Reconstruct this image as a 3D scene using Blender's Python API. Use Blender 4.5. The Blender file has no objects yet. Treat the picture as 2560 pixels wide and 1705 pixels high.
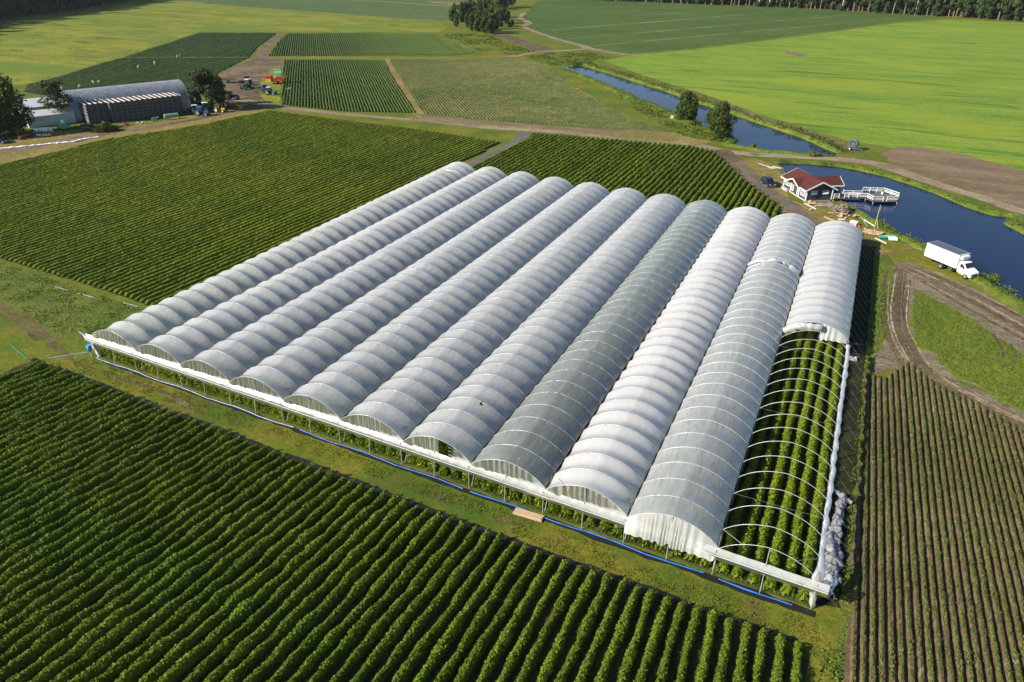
import bpy, bmesh, math
import numpy as np
from mathutils import Vector, Matrix, noise
from mathutils.geometry import tessellate_polygon

sc = bpy.context.scene
COL = sc.collection
rng = np.random.default_rng(11)
R = math.radians

# ------------------------------------------------------------------ camera
CAM = np.array([87.478, -52.497, 47.068]); YAW, PITCH, ROLL, FPX = -0.43304, -0.49391, 0.00913, 1828.16
def _axes():
    f = np.array([math.sin(YAW)*math.cos(PITCH), math.cos(YAW)*math.cos(PITCH), math.sin(PITCH)])
    r = np.array([math.cos(YAW), -math.sin(YAW), 0.0]); u = np.cross(r, f)
    c, s = math.cos(ROLL), math.sin(ROLL)
    return c*r + s*u, -s*r + c*u, f
RX, UX, FX = _axes()
def at(px, py, z=0.0):
    """survey point: where the sight line through a photo pixel meets the level z"""
    d = (px-1280)*RX - (py-852.5)*UX + FPX*FX
    t = (z-CAM[2])/d[2]
    q = CAM + t*d
    return (float(q[0]), float(q[1]))
cd = bpy.data.cameras.new('camera'); cam = bpy.data.objects.new('camera', cd); COL.objects.link(cam)
cd.sensor_width = 36; cd.lens = FPX/2560*36; cd.clip_start = 0.5; cd.clip_end = 6000
cam.matrix_world = Matrix(((RX[0], UX[0], -FX[0], CAM[0]), (RX[1], UX[1], -FX[1], CAM[1]), (RX[2], UX[2], -FX[2], CAM[2]), (0, 0, 0, 1)))
sc.camera = cam

# ------------------------------------------------------------------ light
SUN_AZ = math.atan2(-0.70, -0.714)       # heading the sun stands at (x, y)
SUN_EL = R(29.5)
sd = np.array([-0.70, -0.714]); sd /= np.linalg.norm(sd)
ldir = Vector((-sd[0]*math.cos(SUN_EL), -sd[1]*math.cos(SUN_EL), -math.sin(SUN_EL)))
sl = bpy.data.lights.new('sun', 'SUN'); sl.energy = 5.0; sl.angle = R(0.53); sl.color = (1.0, 0.92, 0.78)
so = bpy.data.objects.new('sun', sl); COL.objects.link(so); so.rotation_euler = ldir.to_track_quat('-Z', 'Y').to_euler()
so.location = (-60, -60, 80)
w = bpy.data.worlds.new('World'); sc.world = w; w.use_nodes = True
nt = w.node_tree; nt.nodes.clear()
sky = nt.nodes.new('ShaderNodeTexSky'); sky.sky_type = 'NISHITA'; sky.sun_disc = False
sky.sun_elevation = SUN_EL; sky.sun_rotation = math.atan2(sd[0], sd[1]) % (2*math.pi); sky.air_density = 1.0; sky.dust_density = 0.2; sky.ozone_density = 3.0
bg = nt.nodes.new('ShaderNodeBackground'); bg.inputs[1].default_value = 0.065
wo = nt.nodes.new('ShaderNodeOutputWorld'); nt.links.new(sky.outputs[0], bg.inputs[0]); nt.links.new(bg.outputs[0], wo.inputs[0])
sc.view_settings.view_transform = 'Standard'; sc.view_settings.look = 'None'; sc.view_settings.exposure = 0.85; sc.view_settings.gamma = 1.0
sc.cycles.max_bounces = 8; sc.cycles.transparent_max_bounces = 24; sc.cycles.diffuse_bounces = 4; sc.cycles.transmission_bounces = 5
sc.cycles.glossy_bounces = 3; sc.cycles.caustics_reflective = False; sc.cycles.caustics_refractive = False

# ------------------------------------------------------------------ object helpers
def tag(o, label=None, cat=None, group=None, kind=None):
    if label: o['label'] = label
    if cat: o['category'] = cat
    if group: o['group'] = group
    if kind: o['kind'] = kind
    return o
def empty(name, loc=(0, 0, 0), rz=0.0):
    o = bpy.data.objects.new(name, None); COL.objects.link(o); o.location = loc; o.rotation_euler = (0, 0, rz)
    o.empty_display_size = 0.3
    return o
def mesh_np(name, V, F, mat, parent=None, smooth=False, mats=None, midx=None):
    """V (n,3) ; F list of (m,k) int arrays with k 3 or 4"""
    me = bpy.data.meshes.new(name)
    if not isinstance(F, (list, tuple)): F = [F]
    F = [np.asarray(f, dtype=np.int32) for f in F if len(f)]
    V = np.asarray(V, dtype=np.float32)
    me.vertices.add(len(V)); me.vertices.foreach_set('co', V.ravel())
    nl = sum(f.size for f in F); nf = sum(len(f) for f in F)
    me.loops.add(nl); me.loops.foreach_set('vertex_index', np.concatenate([f.ravel() for f in F]))
    me.polygons.add(nf)
    tot = np.concatenate([np.full(len(f), f.shape[1]) for f in F]); st = np.concatenate([[0], np.cumsum(tot)[:-1]])
    me.polygons.foreach_set('loop_start', st.astype(np.int32))
    me.polygons.foreach_set('use_smooth', np.full(nf, smooth))
    if mats:
        for m in mats: me.materials.append(m)
        me.polygons.foreach_set('material_index', np.asarray(midx, dtype=np.int32))
    else: me.materials.append(mat)
    me.update(calc_edges=True); me.validate()
    o = bpy.data.objects.new(name, me); COL.objects.link(o)
    if parent is not None: o.parent = parent
    return o
class MB:
    """collects shapes, links them as one mesh"""
    def __init__(s): s.bm = bmesh.new()
    def box(s, c, size, rot=None, bevel=0.0):
        m = Matrix.Translation(c)
        if rot is not None: m = m @ (rot if isinstance(rot, Matrix) else Matrix.Rotation(rot, 4, 'Z'))
        r = bmesh.ops.create_cube(s.bm, size=1.0, matrix=m @ Matrix.Diagonal((*size, 1)))
        if bevel:
            es = list({e for v in r['verts'] for e in v.link_edges})
            bmesh.ops.bevel(s.bm, geom=es, offset=bevel, segments=2, affect='EDGES')
        return s
    def bar(s, a, b, r, n=8, r2=None):
        a, b = Vector(a), Vector(b); d = b-a
        q = d.to_track_quat('Z', 'Y').to_matrix().to_4x4()
        bmesh.ops.create_cone(s.bm, cap_ends=True, segments=n, radius1=r, radius2=r if r2 is None else r2, depth=d.length, matrix=Matrix.Translation((a+b)/2) @ q)
        return s
    def beam(s, a, b, w, h):
        a, b = Vector(a), Vector(b); d = b-a
        x = d.normalized(); up = Vector((0, 0, 1)) if abs(x.z) < 0.95 else Vector((0, 1, 0))
        y = up.cross(x).normalized(); z = x.cross(y)
        m = Matrix((( x.x*d.length, y.x*w, z.x*h, (a.x+b.x)/2), (x.y*d.length, y.y*w, z.y*h, (a.y+b.y)/2), (x.z*d.length, y.z*w, z.z*h, (a.z+b.z)/2), (0, 0, 0, 1)))
        bmesh.ops.create_cube(s.bm, size=1.0, matrix=m); return s
    def ball(s, c, rad, n=2, jit=0.0):
        r = bmesh.ops.create_icosphere(s.bm, subdivisions=n, radius=1.0)
        for v in r['verts']:
            k = 1+jit*noise.noise(v.co*1.7+Vector(c)*3.1)
            v.co = Vector((v.co.x*rad[0]*k+c[0], v.co.y*rad[1]*k+c[1], v.co.z*rad[2]*k+c[2]))
        return s
    def poly(s, pts): s.bm.faces.new([s.bm.verts.new(p) for p in pts]); return s
    def prism(s, prof, x0, x1, axis='y'):
        """profile of (a, z) extruded along the other axis"""
        f = (lambda a, z, t: (a, t, z)) if axis == 'y' else (lambda a, z, t: (t, a, z))
        A = [s.bm.verts.new(f(a, z, x0)) for a, z in prof]; B = [s.bm.verts.new(f(a, z, x1)) for a, z in prof]
        n = len(prof)
        for i in range(n): s.bm.faces.new((A[i], A[(i+1) % n], B[(i+1) % n], B[i]))
        s.bm.faces.new(A[::-1]); s.bm.faces.new(B); return s
    def wheel(s, c, r, wd, axis='y', n=20):
        m = Matrix.Translation(c) @ (Matrix.Rotation(R(90), 4, 'X') if axis == 'y' else Matrix.Rotation(R(90), 4, 'Y'))
        x = bmesh.ops.create_cone(s.bm, cap_ends=True, segments=n, radius1=r, radius2=r, depth=wd, matrix=m)
        es = [e for e in {e for v in x['verts'] for e in v.link_edges} if any(len(f.verts) > 4 for f in e.link_faces)]
        bmesh.ops.bevel(s.bm, geom=es, offset=min(r*0.12, wd*0.3), segments=2, affect='EDGES'); return s
    def build(s, name, mat, parent=None, smooth=False, loc=None):
        bmesh.ops.recalc_face_normals(s.bm, faces=s.bm.faces)
        me = bpy.data.meshes.new(name); s.bm.to_mesh(me); s.bm.free(); me.materials.append(mat)
        for p in me.polygons: p.use_smooth = smooth
        o = bpy.data.objects.new(name, me); COL.objects.link(o)
        if parent is not None: o.parent = parent
        if loc is not None: o.location = loc
        return o
def children_of(o): return [c for c in bpy.data.objects if c.parent == o]
def copy_tree(o, parent=None, kids=None):
    if kids is None:
        kids = {}
        for c in bpy.data.objects:
            if c.parent: kids.setdefault(c.parent.name, []).append(c)
    c = o.copy(); COL.objects.link(c)
    if parent is not None: c.parent = parent
    for ch in kids.get(o.name, []): copy_tree(ch, c, kids)
    return c

# ------------------------------------------------------------------ materials
def newmat(name):
    m = bpy.data.materials.new(name); m.use_nodes = True; t = m.node_tree
    p = t.nodes['Principled BSDF']; return m, t, p
def nz(t, co, scale, detail=4, rough=0.6, dist=0.0, vec=None):
    n = t.nodes.new('ShaderNodeTexNoise'); n.inputs['Scale'].default_value = scale; n.inputs['Detail'].default_value = detail
    n.inputs['Roughness'].default_value = rough; n.inputs['Distortion'].default_value = dist
    src = co
    if vec is not None:
        mp = t.nodes.new('ShaderNodeMapping'); mp.inputs['Rotation'].default_value = (0, 0, vec[0]); mp.inputs['Scale'].default_value = (vec[1], vec[2], 1)
        t.links.new(co, mp.inputs[0]); src = mp.outputs[0]
    t.links.new(src, n.inputs['Vector']); return n.outputs['Fac']
def ramp(t, fac, stops):
    r = t.nodes.new('ShaderNodeValToRGB'); e = r.color_ramp.elements
    while len(e) < len(stops): e.new(0.5)
    for k, (pz, c) in enumerate(stops):
        e[k].position = pz; e[k].color = (*c, 1) if not isinstance(c, (int, float)) else (c, c, c, 1)
    t.links.new(fac, r.inputs[0]); return r.outputs[0]
def mix(t, fac, a, b, mode='MIX'):
    m = t.nodes.new('ShaderNodeMix'); m.data_type = 'RGBA'; m.blend_type = mode
    for s_, v in ((m.inputs[0], fac), (m.inputs[6], a), (m.inputs[7], b)):
        if isinstance(v, bpy.types.NodeSocket): t.links.new(v, s_)
        elif isinstance(v, (int, float)): s_.default_value = v
        else: s_.default_value = (*v, 1)
    return m.outputs[2]
def objco(t):
    n = t.nodes.new('ShaderNodeTexCoord'); return n.outputs['Object']
def bump(t, p, h, strength, dist):
    b = t.nodes.new('ShaderNodeBump'); b.inputs['Strength'].default_value = strength; b.inputs['Distance'].default_value = dist
    t.links.new(h, b.inputs['Height']); t.links.new(b.outputs[0], p.inputs['Normal'])
def ground_mat(name, cols, big=0.06, mid=0.5, fine=5.0, bstr=0.6, bdist=0.12, stretch=None, patch=None, rough=0.95, stripes=None):
    """cols: dark, mid, light ; patch: (colour, scale, lo, hi) large stains of another colour ; stripes: (angle, spacing, colour, width)"""
    m, t, p = newmat(name); co = objco(t)
    a = nz(t, co, big, 4, 0.6, 0.4, stretch); b = nz(t, co, mid, 6, 0.7, 0.2, stretch); c = nz(t, co, fine, 4, 0.75)
    col = ramp(t, a, [(0.39, cols[0]), (0.5, cols[1]), (0.61, cols[2])])
    col = mix(t, 0.5, col, ramp(t, b, [(0.36, cols[0]), (0.5, cols[1]), (0.64, cols[2])]))
    fr = ramp(t, c, [(0.25, 0.5), (0.5, 1.0), (0.75, 1.5)])
    col = mix(t, 1.0, col, fr, 'MULTIPLY')
    c2 = nz(t, co, fine*0.32, 4, 0.8, 0.3, stretch)
    col = mix(t, 1.0, col, ramp(t, c2, [(0.3, 0.62), (0.5, 1.0), (0.7, 1.35)]), 'MULTIPLY')
    if patch:
        for pc in (patch if isinstance(patch, list) else [patch]):
            pf = ramp(t, nz(t, co, pc[1], 5, 0.65, 0.6, pc[4] if len(pc) > 4 else None), [(pc[2], 0.0), (pc[3], 1.0)])
            col = mix(t, pf, col, pc[0])
    if stripes:
        mp = t.nodes.new('ShaderNodeMapping'); mp.inputs['Rotation'].default_value = (0, 0, stripes[0]); t.links.new(co, mp.inputs[0])
        wv = t.nodes.new('ShaderNodeTexWave'); wv.bands_direction = 'X'; wv.inputs['Scale'].default_value = 1/stripes[1]*0.314*1.0; wv.inputs['Distortion'].default_value = stripes[4] if len(stripes) > 4 else 0.4
        wv.inputs['Detail'].default_value = 2; wv.inputs['Detail Scale'].default_value = 0.5
        t.links.new(mp.outputs[0], wv.inputs['Vector'])
        col = mix(t, ramp(t, wv.outputs['Fac'], [(1-stripes[3], 0.0), (1.0, 0.75)]), col, stripes[2])
    t.links.new(col, p.inputs['Base Color']); p.inputs['Roughness'].default_value = rough; p.inputs['Specular IOR Level'].default_value = 0.15
    hh = mix(t, 0.5, b, c); bump(t, p, hh, bstr, bdist)
    return m
def plain(name, col, rough=0.5, metal=0.0, var=0.25, scale=2.0, bstr=0.0, spec=0.5):
    m, t, p = newmat(name); co = objco(t)
    n = nz(t, co, scale, 5, 0.7)
    d = tuple(x*(1-var) for x in col); l = tuple(min(1, x*(1+var)) for x in col)
    t.links.new(ramp(t, n, [(0.3, d), (0.5, col), (0.7, l)]), p.inputs['Base Color'])
    p.inputs['Roughness'].default_value = rough; p.inputs['Metallic'].default_value = metal; p.inputs['Specular IOR Level'].default_value = spec
    if bstr: bump(t, p, n, bstr, 0.05)
    return m
def leaf_mat(name, dark, light, trans=0.35, rough=0.5, patchy=0.25, yellow=None):
    m, t, p = newmat(name); co = objco(t)
    g = t.nodes.new('ShaderNodeNewGeometry')
    n = nz(t, co, patchy, 3, 0.6)
    oi = t.nodes.new('ShaderNodeObjectInfo')
    md = tuple((a+b)/2 for a, b in zip(dark, light))
    c1 = ramp(t, g.outputs['Random Per Island'], [(0.0, dark), (0.55, md), (1.0, light)])
    c2 = ramp(t, n, [(0.35, tuple(x*0.75 for x in md)), (0.65, tuple(x*1.25 for x in md))])
    col = mix(t, 0.4, c1, c2)
    if yellow: col = mix(t, ramp(t, nz(t, co, patchy*0.35, 4, 0.6), [(0.45, 0.0), (0.75, 0.8)]), col, yellow)
    hs = t.nodes.new('ShaderNodeHueSaturation'); t.links.new(col, hs.inputs['Color'])
    mr = t.nodes.new('ShaderNodeMapRange'); mr.inputs[3].default_value = 0.85; mr.inputs[4].default_value = 1.15
    t.links.new(oi.outputs['Random'], mr.inputs[0]); t.links.new(mr.outputs[0], hs.inputs['Value'])
    t.links.new(hs.outputs[0], p.inputs['Base Color']); p.inputs['Roughness'].default_value = rough; p.inputs['Specular IOR Level'].default_value = 0.18
    tr = t.nodes.new('ShaderNodeBsdfTranslucent'); t.links.new(hs.outputs[0], tr.inputs[0])
    mx = t.nodes.new('ShaderNodeMixShader'); mx.inputs[0].default_value = trans
    t.links.new(p.outputs[0], mx.inputs[1]); t.links.new(tr.outputs[0], mx.inputs[2])
    t.links.new(mx.outputs[0], t.nodes['Material Output'].inputs[0])
    return m
def film_mat(name, clear, tint=(0.80, 0.82, 0.84), dirt=0.3, gloss=0.3, trn=0.5, cl_=(1.15, 0.75), fall=0.9, ior=1.6):
    """thin polythene: part clear, part milky (scatters front and back), slightly glossy; dirt and age make clouds"""
    m, t, p = newmat(name); co = objco(t)
    n1 = nz(t, co, 0.35, 5, 0.65, 0.5); n2 = nz(t, co, 1.2, 5, 0.7, 0.3, (0, 2.5, 0.35)); n3 = nz(t, co, 3.0, 4, 0.6, 0.2, (0, 4.0, 0.25))
    dk = tuple(x*(1-dirt) for x in tint)
    col = mix(t, 0.5, ramp(t, n1, [(0.35, dk), (0.62, tint)]), ramp(t, n2, [(0.3, dk), (0.55, tint)]))
    df = t.nodes.new('ShaderNodeBsdfDiffuse'); tl = t.nodes.new('ShaderNodeBsdfTranslucent'); tp = t.nodes.new('ShaderNodeBsdfTransparent'); gl = t.nodes.new('ShaderNodeBsdfGlossy')
    gl.inputs['Roughness'].default_value = gloss; gl.inputs[0].default_value = (1, 1, 1, 1)
    t.links.new(col, df.inputs[0]); t.links.new(col, tl.inputs[0]); tp.inputs[0].default_value = (0.95, 0.97, 0.96, 1)
    b = t.nodes.new('ShaderNodeBump'); b.inputs['Strength'].default_value = 0.35; b.inputs['Distance'].default_value = 0.05; t.links.new(n3, b.inputs['Height'])
    b2 = t.nodes.new('ShaderNodeBump'); b2.inputs['Strength'].default_value = 0.3; b2.inputs['Distance'].default_value = 0.15; t.links.new(n1, b2.inputs['Height']); t.links.new(b.outputs[0], b2.inputs['Normal'])
    for s_ in (df, tl, gl): t.links.new(b2.outputs[0], s_.inputs['Normal'])
    m1 = t.nodes.new('ShaderNodeMixShader'); m1.inputs[0].default_value = trn; t.links.new(df.outputs[0], m1.inputs[1]); t.links.new(tl.outputs[0], m1.inputs[2])
    lw = t.nodes.new('ShaderNodeLayerWeight'); lw.inputs[0].default_value = 0.45
    cl = t.nodes.new('ShaderNodeMath'); cl.operation = 'MULTIPLY_ADD'; t.links.new(lw.outputs['Facing'], cl.inputs[0]); cl.inputs[1].default_value = -clear*fall; cl.inputs[2].default_value = clear
    dm = t.nodes.new('ShaderNodeMath'); dm.operation = 'MULTIPLY'; t.links.new(cl.outputs[0], dm.inputs[0]); t.links.new(ramp(t, n2, [(0.3, cl_[0]), (0.7, cl_[1])]), dm.inputs[1])
    m2 = t.nodes.new('ShaderNodeMixShader'); t.links.new(dm.outputs[0], m2.inputs[0]); t.links.new(m1.outputs[0], m2.inputs[1]); t.links.new(tp.outputs[0], m2.inputs[2])
    fr = t.nodes.new('ShaderNodeFresnel'); fr.inputs[0].default_value = ior; t.links.new(b2.outputs[0], fr.inputs['Normal'])
    m3 = t.nodes.new('ShaderNodeMixShader'); t.links.new(fr.outputs[0], m3.inputs[0]); t.links.new(m2.outputs[0], m3.inputs[1]); t.links.new(gl.outputs[0], m3.inputs[2])
    t.links.new(m3.outputs[0], t.nodes['Material Output'].inputs[0])
    return m
M = {}
M['verge'] = ground_mat('verge grass', [(0.055, 0.10, 0.009), (0.115, 0.14, 0.012), (0.18, 0.15, 0.022)], 0.09, 0.7, 6.0, 0.8, 0.15, patch=[((0.14, 0.085, 0.03), 0.12, 0.60, 0.72), ((0.05, 0.10, 0.012), 0.05, 0.52, 0.7)])
M['meadow'] = ground_mat('yellow meadow', [(0.10, 0.135, 0.015), (0.17, 0.19, 0.02), (0.23, 0.22, 0.025)], 0.014, 0.06, 1.2, 0.7, 0.3, (0.25, 1.0, 3.2), patch=[((0.065, 0.10, 0.015), 0.035, 0.55, 0.64, (0.25, 1, 4)), ((0.11, 0.16, 0.02), 0.014, 0.52, 0.58, (0.25, 1, 2))])
M['tallgrass'] = ground_mat('tall grass', [(0.06, 0.10, 0.012), (0.10, 0.14, 0.02), (0.15, 0.165, 0.035)], 0.1, 1.0, 4.0, 1.0, 0.35, (0.5, 1.0, 2.6))
M['bright'] = ground_mat('bright green crop', [(0.105, 0.19, 0.020), (0.155, 0.24, 0.024), (0.215, 0.27, 0.030)], 0.018, 0.12, 1.6, 1.0, 0.3, (0.55, 1.0, 4.5), patch=[((0.085, 0.155, 0.02), 0.022, 0.55, 0.62, (0.75, 1, 9)), ((0.20, 0.26, 0.025), 0.012, 0.53, 0.60, (0.75, 1, 3))])
M['darkgreen'] = ground_mat('dark green crop', [(0.045, 0.082, 0.017), (0.060, 0.10, 0.02), (0.08, 0.118, 0.024)], 0.01, 0.12, 1.5, 0.9, 0.25, (0.2, 1, 2))
M['greygreen'] = ground_mat('grey green crop', [(0.055, 0.095, 0.03), (0.07, 0.11, 0.035), (0.09, 0.115, 0.04)], 0.008, 0.05, 0.8, 0.5, 0.3)
M['tan'] = ground_mat('dry stubble', [(0.12, 0.115, 0.025), (0.20, 0.155, 0.05), (0.28, 0.21, 0.085)], 0.05, 0.5, 3.0)
M['road'] = ground_mat('gravel road', [(0.15, 0.115, 0.078), (0.23, 0.175, 0.12), (0.31, 0.25, 0.18)], 0.05, 0.5, 6.0, 0.5, 0.06, patch=((0.10, 0.08, 0.06), 0.11, 0.60, 0.68))
M['mud'] = ground_mat('muddy track', [(0.07, 0.05, 0.032), (0.13, 0.095, 0.06), (0.21, 0.165, 0.11)], 0.08, 0.5, 5.0, 0.8, 0.12, patch=((0.05, 0.037, 0.025), 0.13, 0.58, 0.70))
M['grey'] = ground_mat('grey ground road', [(0.09, 0.085, 0.078), (0.12, 0.112, 0.10), (0.16, 0.15, 0.13)], 0.1, 0.8, 6.0, 0.4, 0.05, patch=((0.16, 0.13, 0.06), 0.2, 0.6, 0.72))
M['soil'] = ground_mat('brown soil', [(0.07, 0.048, 0.032), (0.11, 0.078, 0.05), (0.17, 0.125, 0.08)], 0.06, 0.6, 5.0, 0.9, 0.12)
M['bare'] = ground_mat('bare harrowed soil', [(0.11, 0.078, 0.048), (0.165, 0.12, 0.075), (0.24, 0.185, 0.12)], 0.05, 0.4, 3.0, 0.8, 0.12, (0.6, 1, 3.5), patch=((0.12, 0.13, 0.04), 0.09, 0.6, 0.7))
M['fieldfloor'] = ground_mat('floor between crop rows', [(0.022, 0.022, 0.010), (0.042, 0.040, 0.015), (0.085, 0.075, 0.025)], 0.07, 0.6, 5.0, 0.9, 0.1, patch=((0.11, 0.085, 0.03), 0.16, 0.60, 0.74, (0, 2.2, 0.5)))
M['leaf'] = leaf_mat('berry leaves', (0.05, 0.10, 0.007), (0.21, 0.29, 0.024), 0.32, 0.6, 0.25, yellow=(0.22, 0.24, 0.02))
M['leaf2'] = leaf_mat('left field leaves', (0.06, 0.10, 0.006), (0.19, 0.24, 0.016), 0.10, 0.7, 0.08, yellow=(0.29, 0.28, 0.018))
M['leafin'] = leaf_mat('tunnel leaves', (0.09, 0.155, 0.01), (0.25, 0.34, 0.025), 0.35, 0.55, 0.3, yellow=(0.33, 0.36, 0.02))
M['potato'] = leaf_mat('far row leaves', (0.05, 0.09, 0.014), (0.105, 0.15, 0.024), 0.2, 0.6, 0.03)
M['olive'] = ground_mat('sparse row plants', [(0.045, 0.07, 0.018), (0.075, 0.09, 0.025), (0.13, 0.12, 0.045)], 0.012, 0.15, 1.2, 0.6, 0.2)
M['mulch'] = plain('black mulch film', (0.013, 0.012, 0.012), 0.7, 0, 0.5, 1.5, 0.3, 0.25)
# ------------------------------------------------------------------ ground and its patches
def world_poly(px): return [at(x, y) for x, y in px]
def jag(P, step, amp, seed=0):
    out = []; n = len(P)
    for i in range(n):
        a = np.array(P[i]); b = np.array(P[(i+1) % n]); d = b-a; L = np.hypot(*d)
        if L < 1e-6: continue
        k = max(1, min(400, int(L/step))); nr = np.array([-d[1], d[0]])/L
        for j in range(k):
            q = a+d*j/k
            v = Vector((q[0]/(step*2.5), q[1]/(step*2.5), seed)); o = noise.noise(v)*amp*1.6 + noise.noise(v*3.1)*amp*0.7
            out.append((q[0]+nr[0]*o, q[1]+nr[1]*o))
    return out
def sheet(name, P, z, mat, step=1.5, amp=0.4, seed=0, kind='structure', label=None, cat=None):
    P = jag(P, step, amp, seed) if amp else P
    tri = tessellate_polygon([[Vector((x, y, 0)) for x, y in P]])
    o = mesh_np(name, [(x, y, z) for x, y in P], np.array(tri), mat)
    bm = bmesh.new(); bm.from_mesh(o.data); bmesh.ops.recalc_face_normals(bm, faces=bm.faces)
    if bm.faces and sum(f.normal.z for f in bm.faces) < 0: bmesh.ops.reverse_faces(bm, faces=bm.faces)
    bm.to_mesh(o.data); bm.free()
    return tag(o, label, cat, kind=kind)
def patch(name, px, z, mat, step=1.5, amp=0.4, seed=0): return sheet(name, world_poly(px), z, mat, step, amp, seed)
def ribbon_poly(C, wd):
    """road outline about a centre line (world points), wd a number or a list"""
    C = [np.array(c, float) for c in C]; L = []; Rr = []
    for i, c in enumerate(C):
        d = C[min(i+1, len(C)-1)]-C[max(i-1, 0)]; d /= np.hypot(*d); n = np.array([-d[1], d[0]])
        h = (wd if isinstance(wd, (int, float)) else wd[i])/2
        L.append(tuple(c+n*h)); Rr.append(tuple(c-n*h))
    return L+Rr[::-1]
def smooth_line(C, k=6):
    C = [np.array(c, float) for c in C]; out = []
    for i in range(len(C)-1):
        p0, p1, p2, p3 = C[max(i-1, 0)], C[i], C[i+1], C[min(i+2, len(C)-1)]
        for j in range(k):
            t = j/k
            out.append(tuple(0.5*((2*p1)+(-p0+p2)*t+(2*p0-5*p1+4*p2-p3)*t*t+(-p0+3*p1-3*p2+p3)*t**3)))
    out.append(tuple(C[-1])); return out
def road(name, px, wd, z, mat, step=1.2, amp=0.3, seed=0, smooth=True):
    C = world_poly(px)
    if smooth: C = smooth_line(C)
    if isinstance(wd, (list, tuple)): wd = list(np.interp(np.linspace(0, len(wd)-1, len(C)), range(len(wd)), wd))
    return sheet(name, ribbon_poly(C, wd), z, mat, step, amp, seed)

G = mesh_np('ground', [(-4000, -3000, 0), (4000, -3000, 0), (4000, 5000, 0), (-4000, 5000, 0)], np.array([[0, 1, 2, 3]]), M['verge']); tag(G, kind='structure')
# --- far fields
Y1 = [(0, 228), (69, 208), (146, 190), (226, 164), (303, 142), (402, 110), (500, 78.5), (694, 80), (860, 80), (1097, 80), (1120, 66), (1094, 53), (860, 35), (584, 15), (438, 2), (300, -35), (0, 20), (-500, 60), (-400, 400)]
patch('meadow', Y1, 0.010, M['meadow'], 4, 1.0, 1)
U1 = [(438, 2), (584, 15), (860, 35), (1094, 53), (1160, 45), (1185, 20), (1200, -20), (1150, -38), (700, -38), (300, -30)]
patch('upper_field', U1, 0.014, M['greygreen'], 5, 1.0, 2)
road('field_edge_strip', [(438, 2), (584, 15.5), (860, 35.5), (1094, 53.5)], 3.0, 0.022, M['tan'], 4, 0.7, 3, False)
road('stubble_strip', [(885, 1), (988, 5), (1048, 11), (1156, 18)], 7.0, 0.022, M['tan'], 4, 1.5, 4, False)
patch('stubble_field', [(1060, 4), (1130, 4), (1215, 8), (1205, 13), (1120, 12)], 0.020, M['tan'], 5, 2.0, 5)
G2 = [(1360, -8), (1335, 10), (1321, 29), (1292, 42), (1325, 58), (1314, 68), (1343, 80), (1403, 98.5), (1471, 115.5), (1481, 120), (1568, 134), (1720, 122), (1956, 93), (2248, 53), (2375, 44), (2250, 34), (1883, 15), (1700, 6), (1500, -8)]
patch('dark_crop_field', G2, 0.012, M['darkgreen'], 5, 0.8, 6)
M['tram'] = ground_mat('tramline grass', [(0.12, 0.15, 0.03), (0.17, 0.19, 0.04), (0.24, 0.22, 0.07)], 0.03, 0.15, 1.5)
for k, L in enumerate([[(1495, 30), (1720, 18)], [(1576, 40), (1720, 31), (1857, 23)], [(1335, 78), (1500, 65), (1720, 48), (1970, 27)], [(1415, 98), (1720, 71.5), (2113, 38)], [(1477, 115), (1720, 93), (2251, 45)]]):
    road('tramline', L, [1.2, 3.4, 2.2, 2.8, 1.0], 0.022, M['tram'], 3, 1.3, 10+k, False)
G1 = [(1510, 152), (1583, 138), (1720, 126), (1956, 97), (2248, 57), (2375, 48), (2560, 58), (3100, 80), (3400, 500), (2900, 520), (2560, 429), (2412, 387), (2303, 370), (2219, 371), (2120, 351), (2100, 345), (2000, 318), (1961, 304), (1897, 285), (1845, 266), (1780, 242), (1720, 223), (1642, 200), (1580, 178)]
patch('bright_crop_field', G1, 0.016, M['bright'], 2.5, 0.5, 7)
patch('worn_spot', [(1955, 128), (1975, 129), (2012, 136), (2016, 141), (1998, 141), (1970, 135)], 0.024, M['bare'], 2, 1.0, 8)
patch('dark_ploughed_field', [(1236, 82), (1262, 83), (1300, 97), (1340, 110), (1392, 122), (1340, 127), (1330, 125), (1290, 108), (1245, 90)], 0.018, M['soil'], 3, 0.6, 9)
road('field_road', [(1312, 32), (1300, 44), (1322, 57), (1310, 66), (1343, 81), (1403, 100), (1460, 116), (1482, 123), (1568, 136), (1640, 134)], [4, 4, 5, 4, 4, 4, 5, 6, 4, 1.5], 0.026, M['road'], 2, 0.4, 12)
road('field_road_branch', [(1482, 122), (1400, 127), (1330, 132), (1290, 141), (1255, 143)], [3.5, 4, 3.5, 2.5, 1], 0.030, M['road'], 2, 0.4, 13)
road('bank_path', [(1642, 202), (1720, 226), (1780, 246), (1845, 272), (1897, 293), (1961, 312), (2050, 342), (2110, 362), (2150, 380)], [0.8, 1.2, 2.0, 2.6, 3.2, 3.4, 3.4, 3.2, 3], 0.030, M['mud'], 1.5, 0.25, 14)
patch('harrowed_field', [(2201, 384), (2240, 368), (2303, 366), (2383, 383), (2412, 387), (2560, 429), (2900, 520), (2900, 640), (2560, 522), (2471, 490), (2383, 462), (2295, 434), (2236, 414)], 0.020, M['bare'], 1.5, 0.5, 15)
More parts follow.
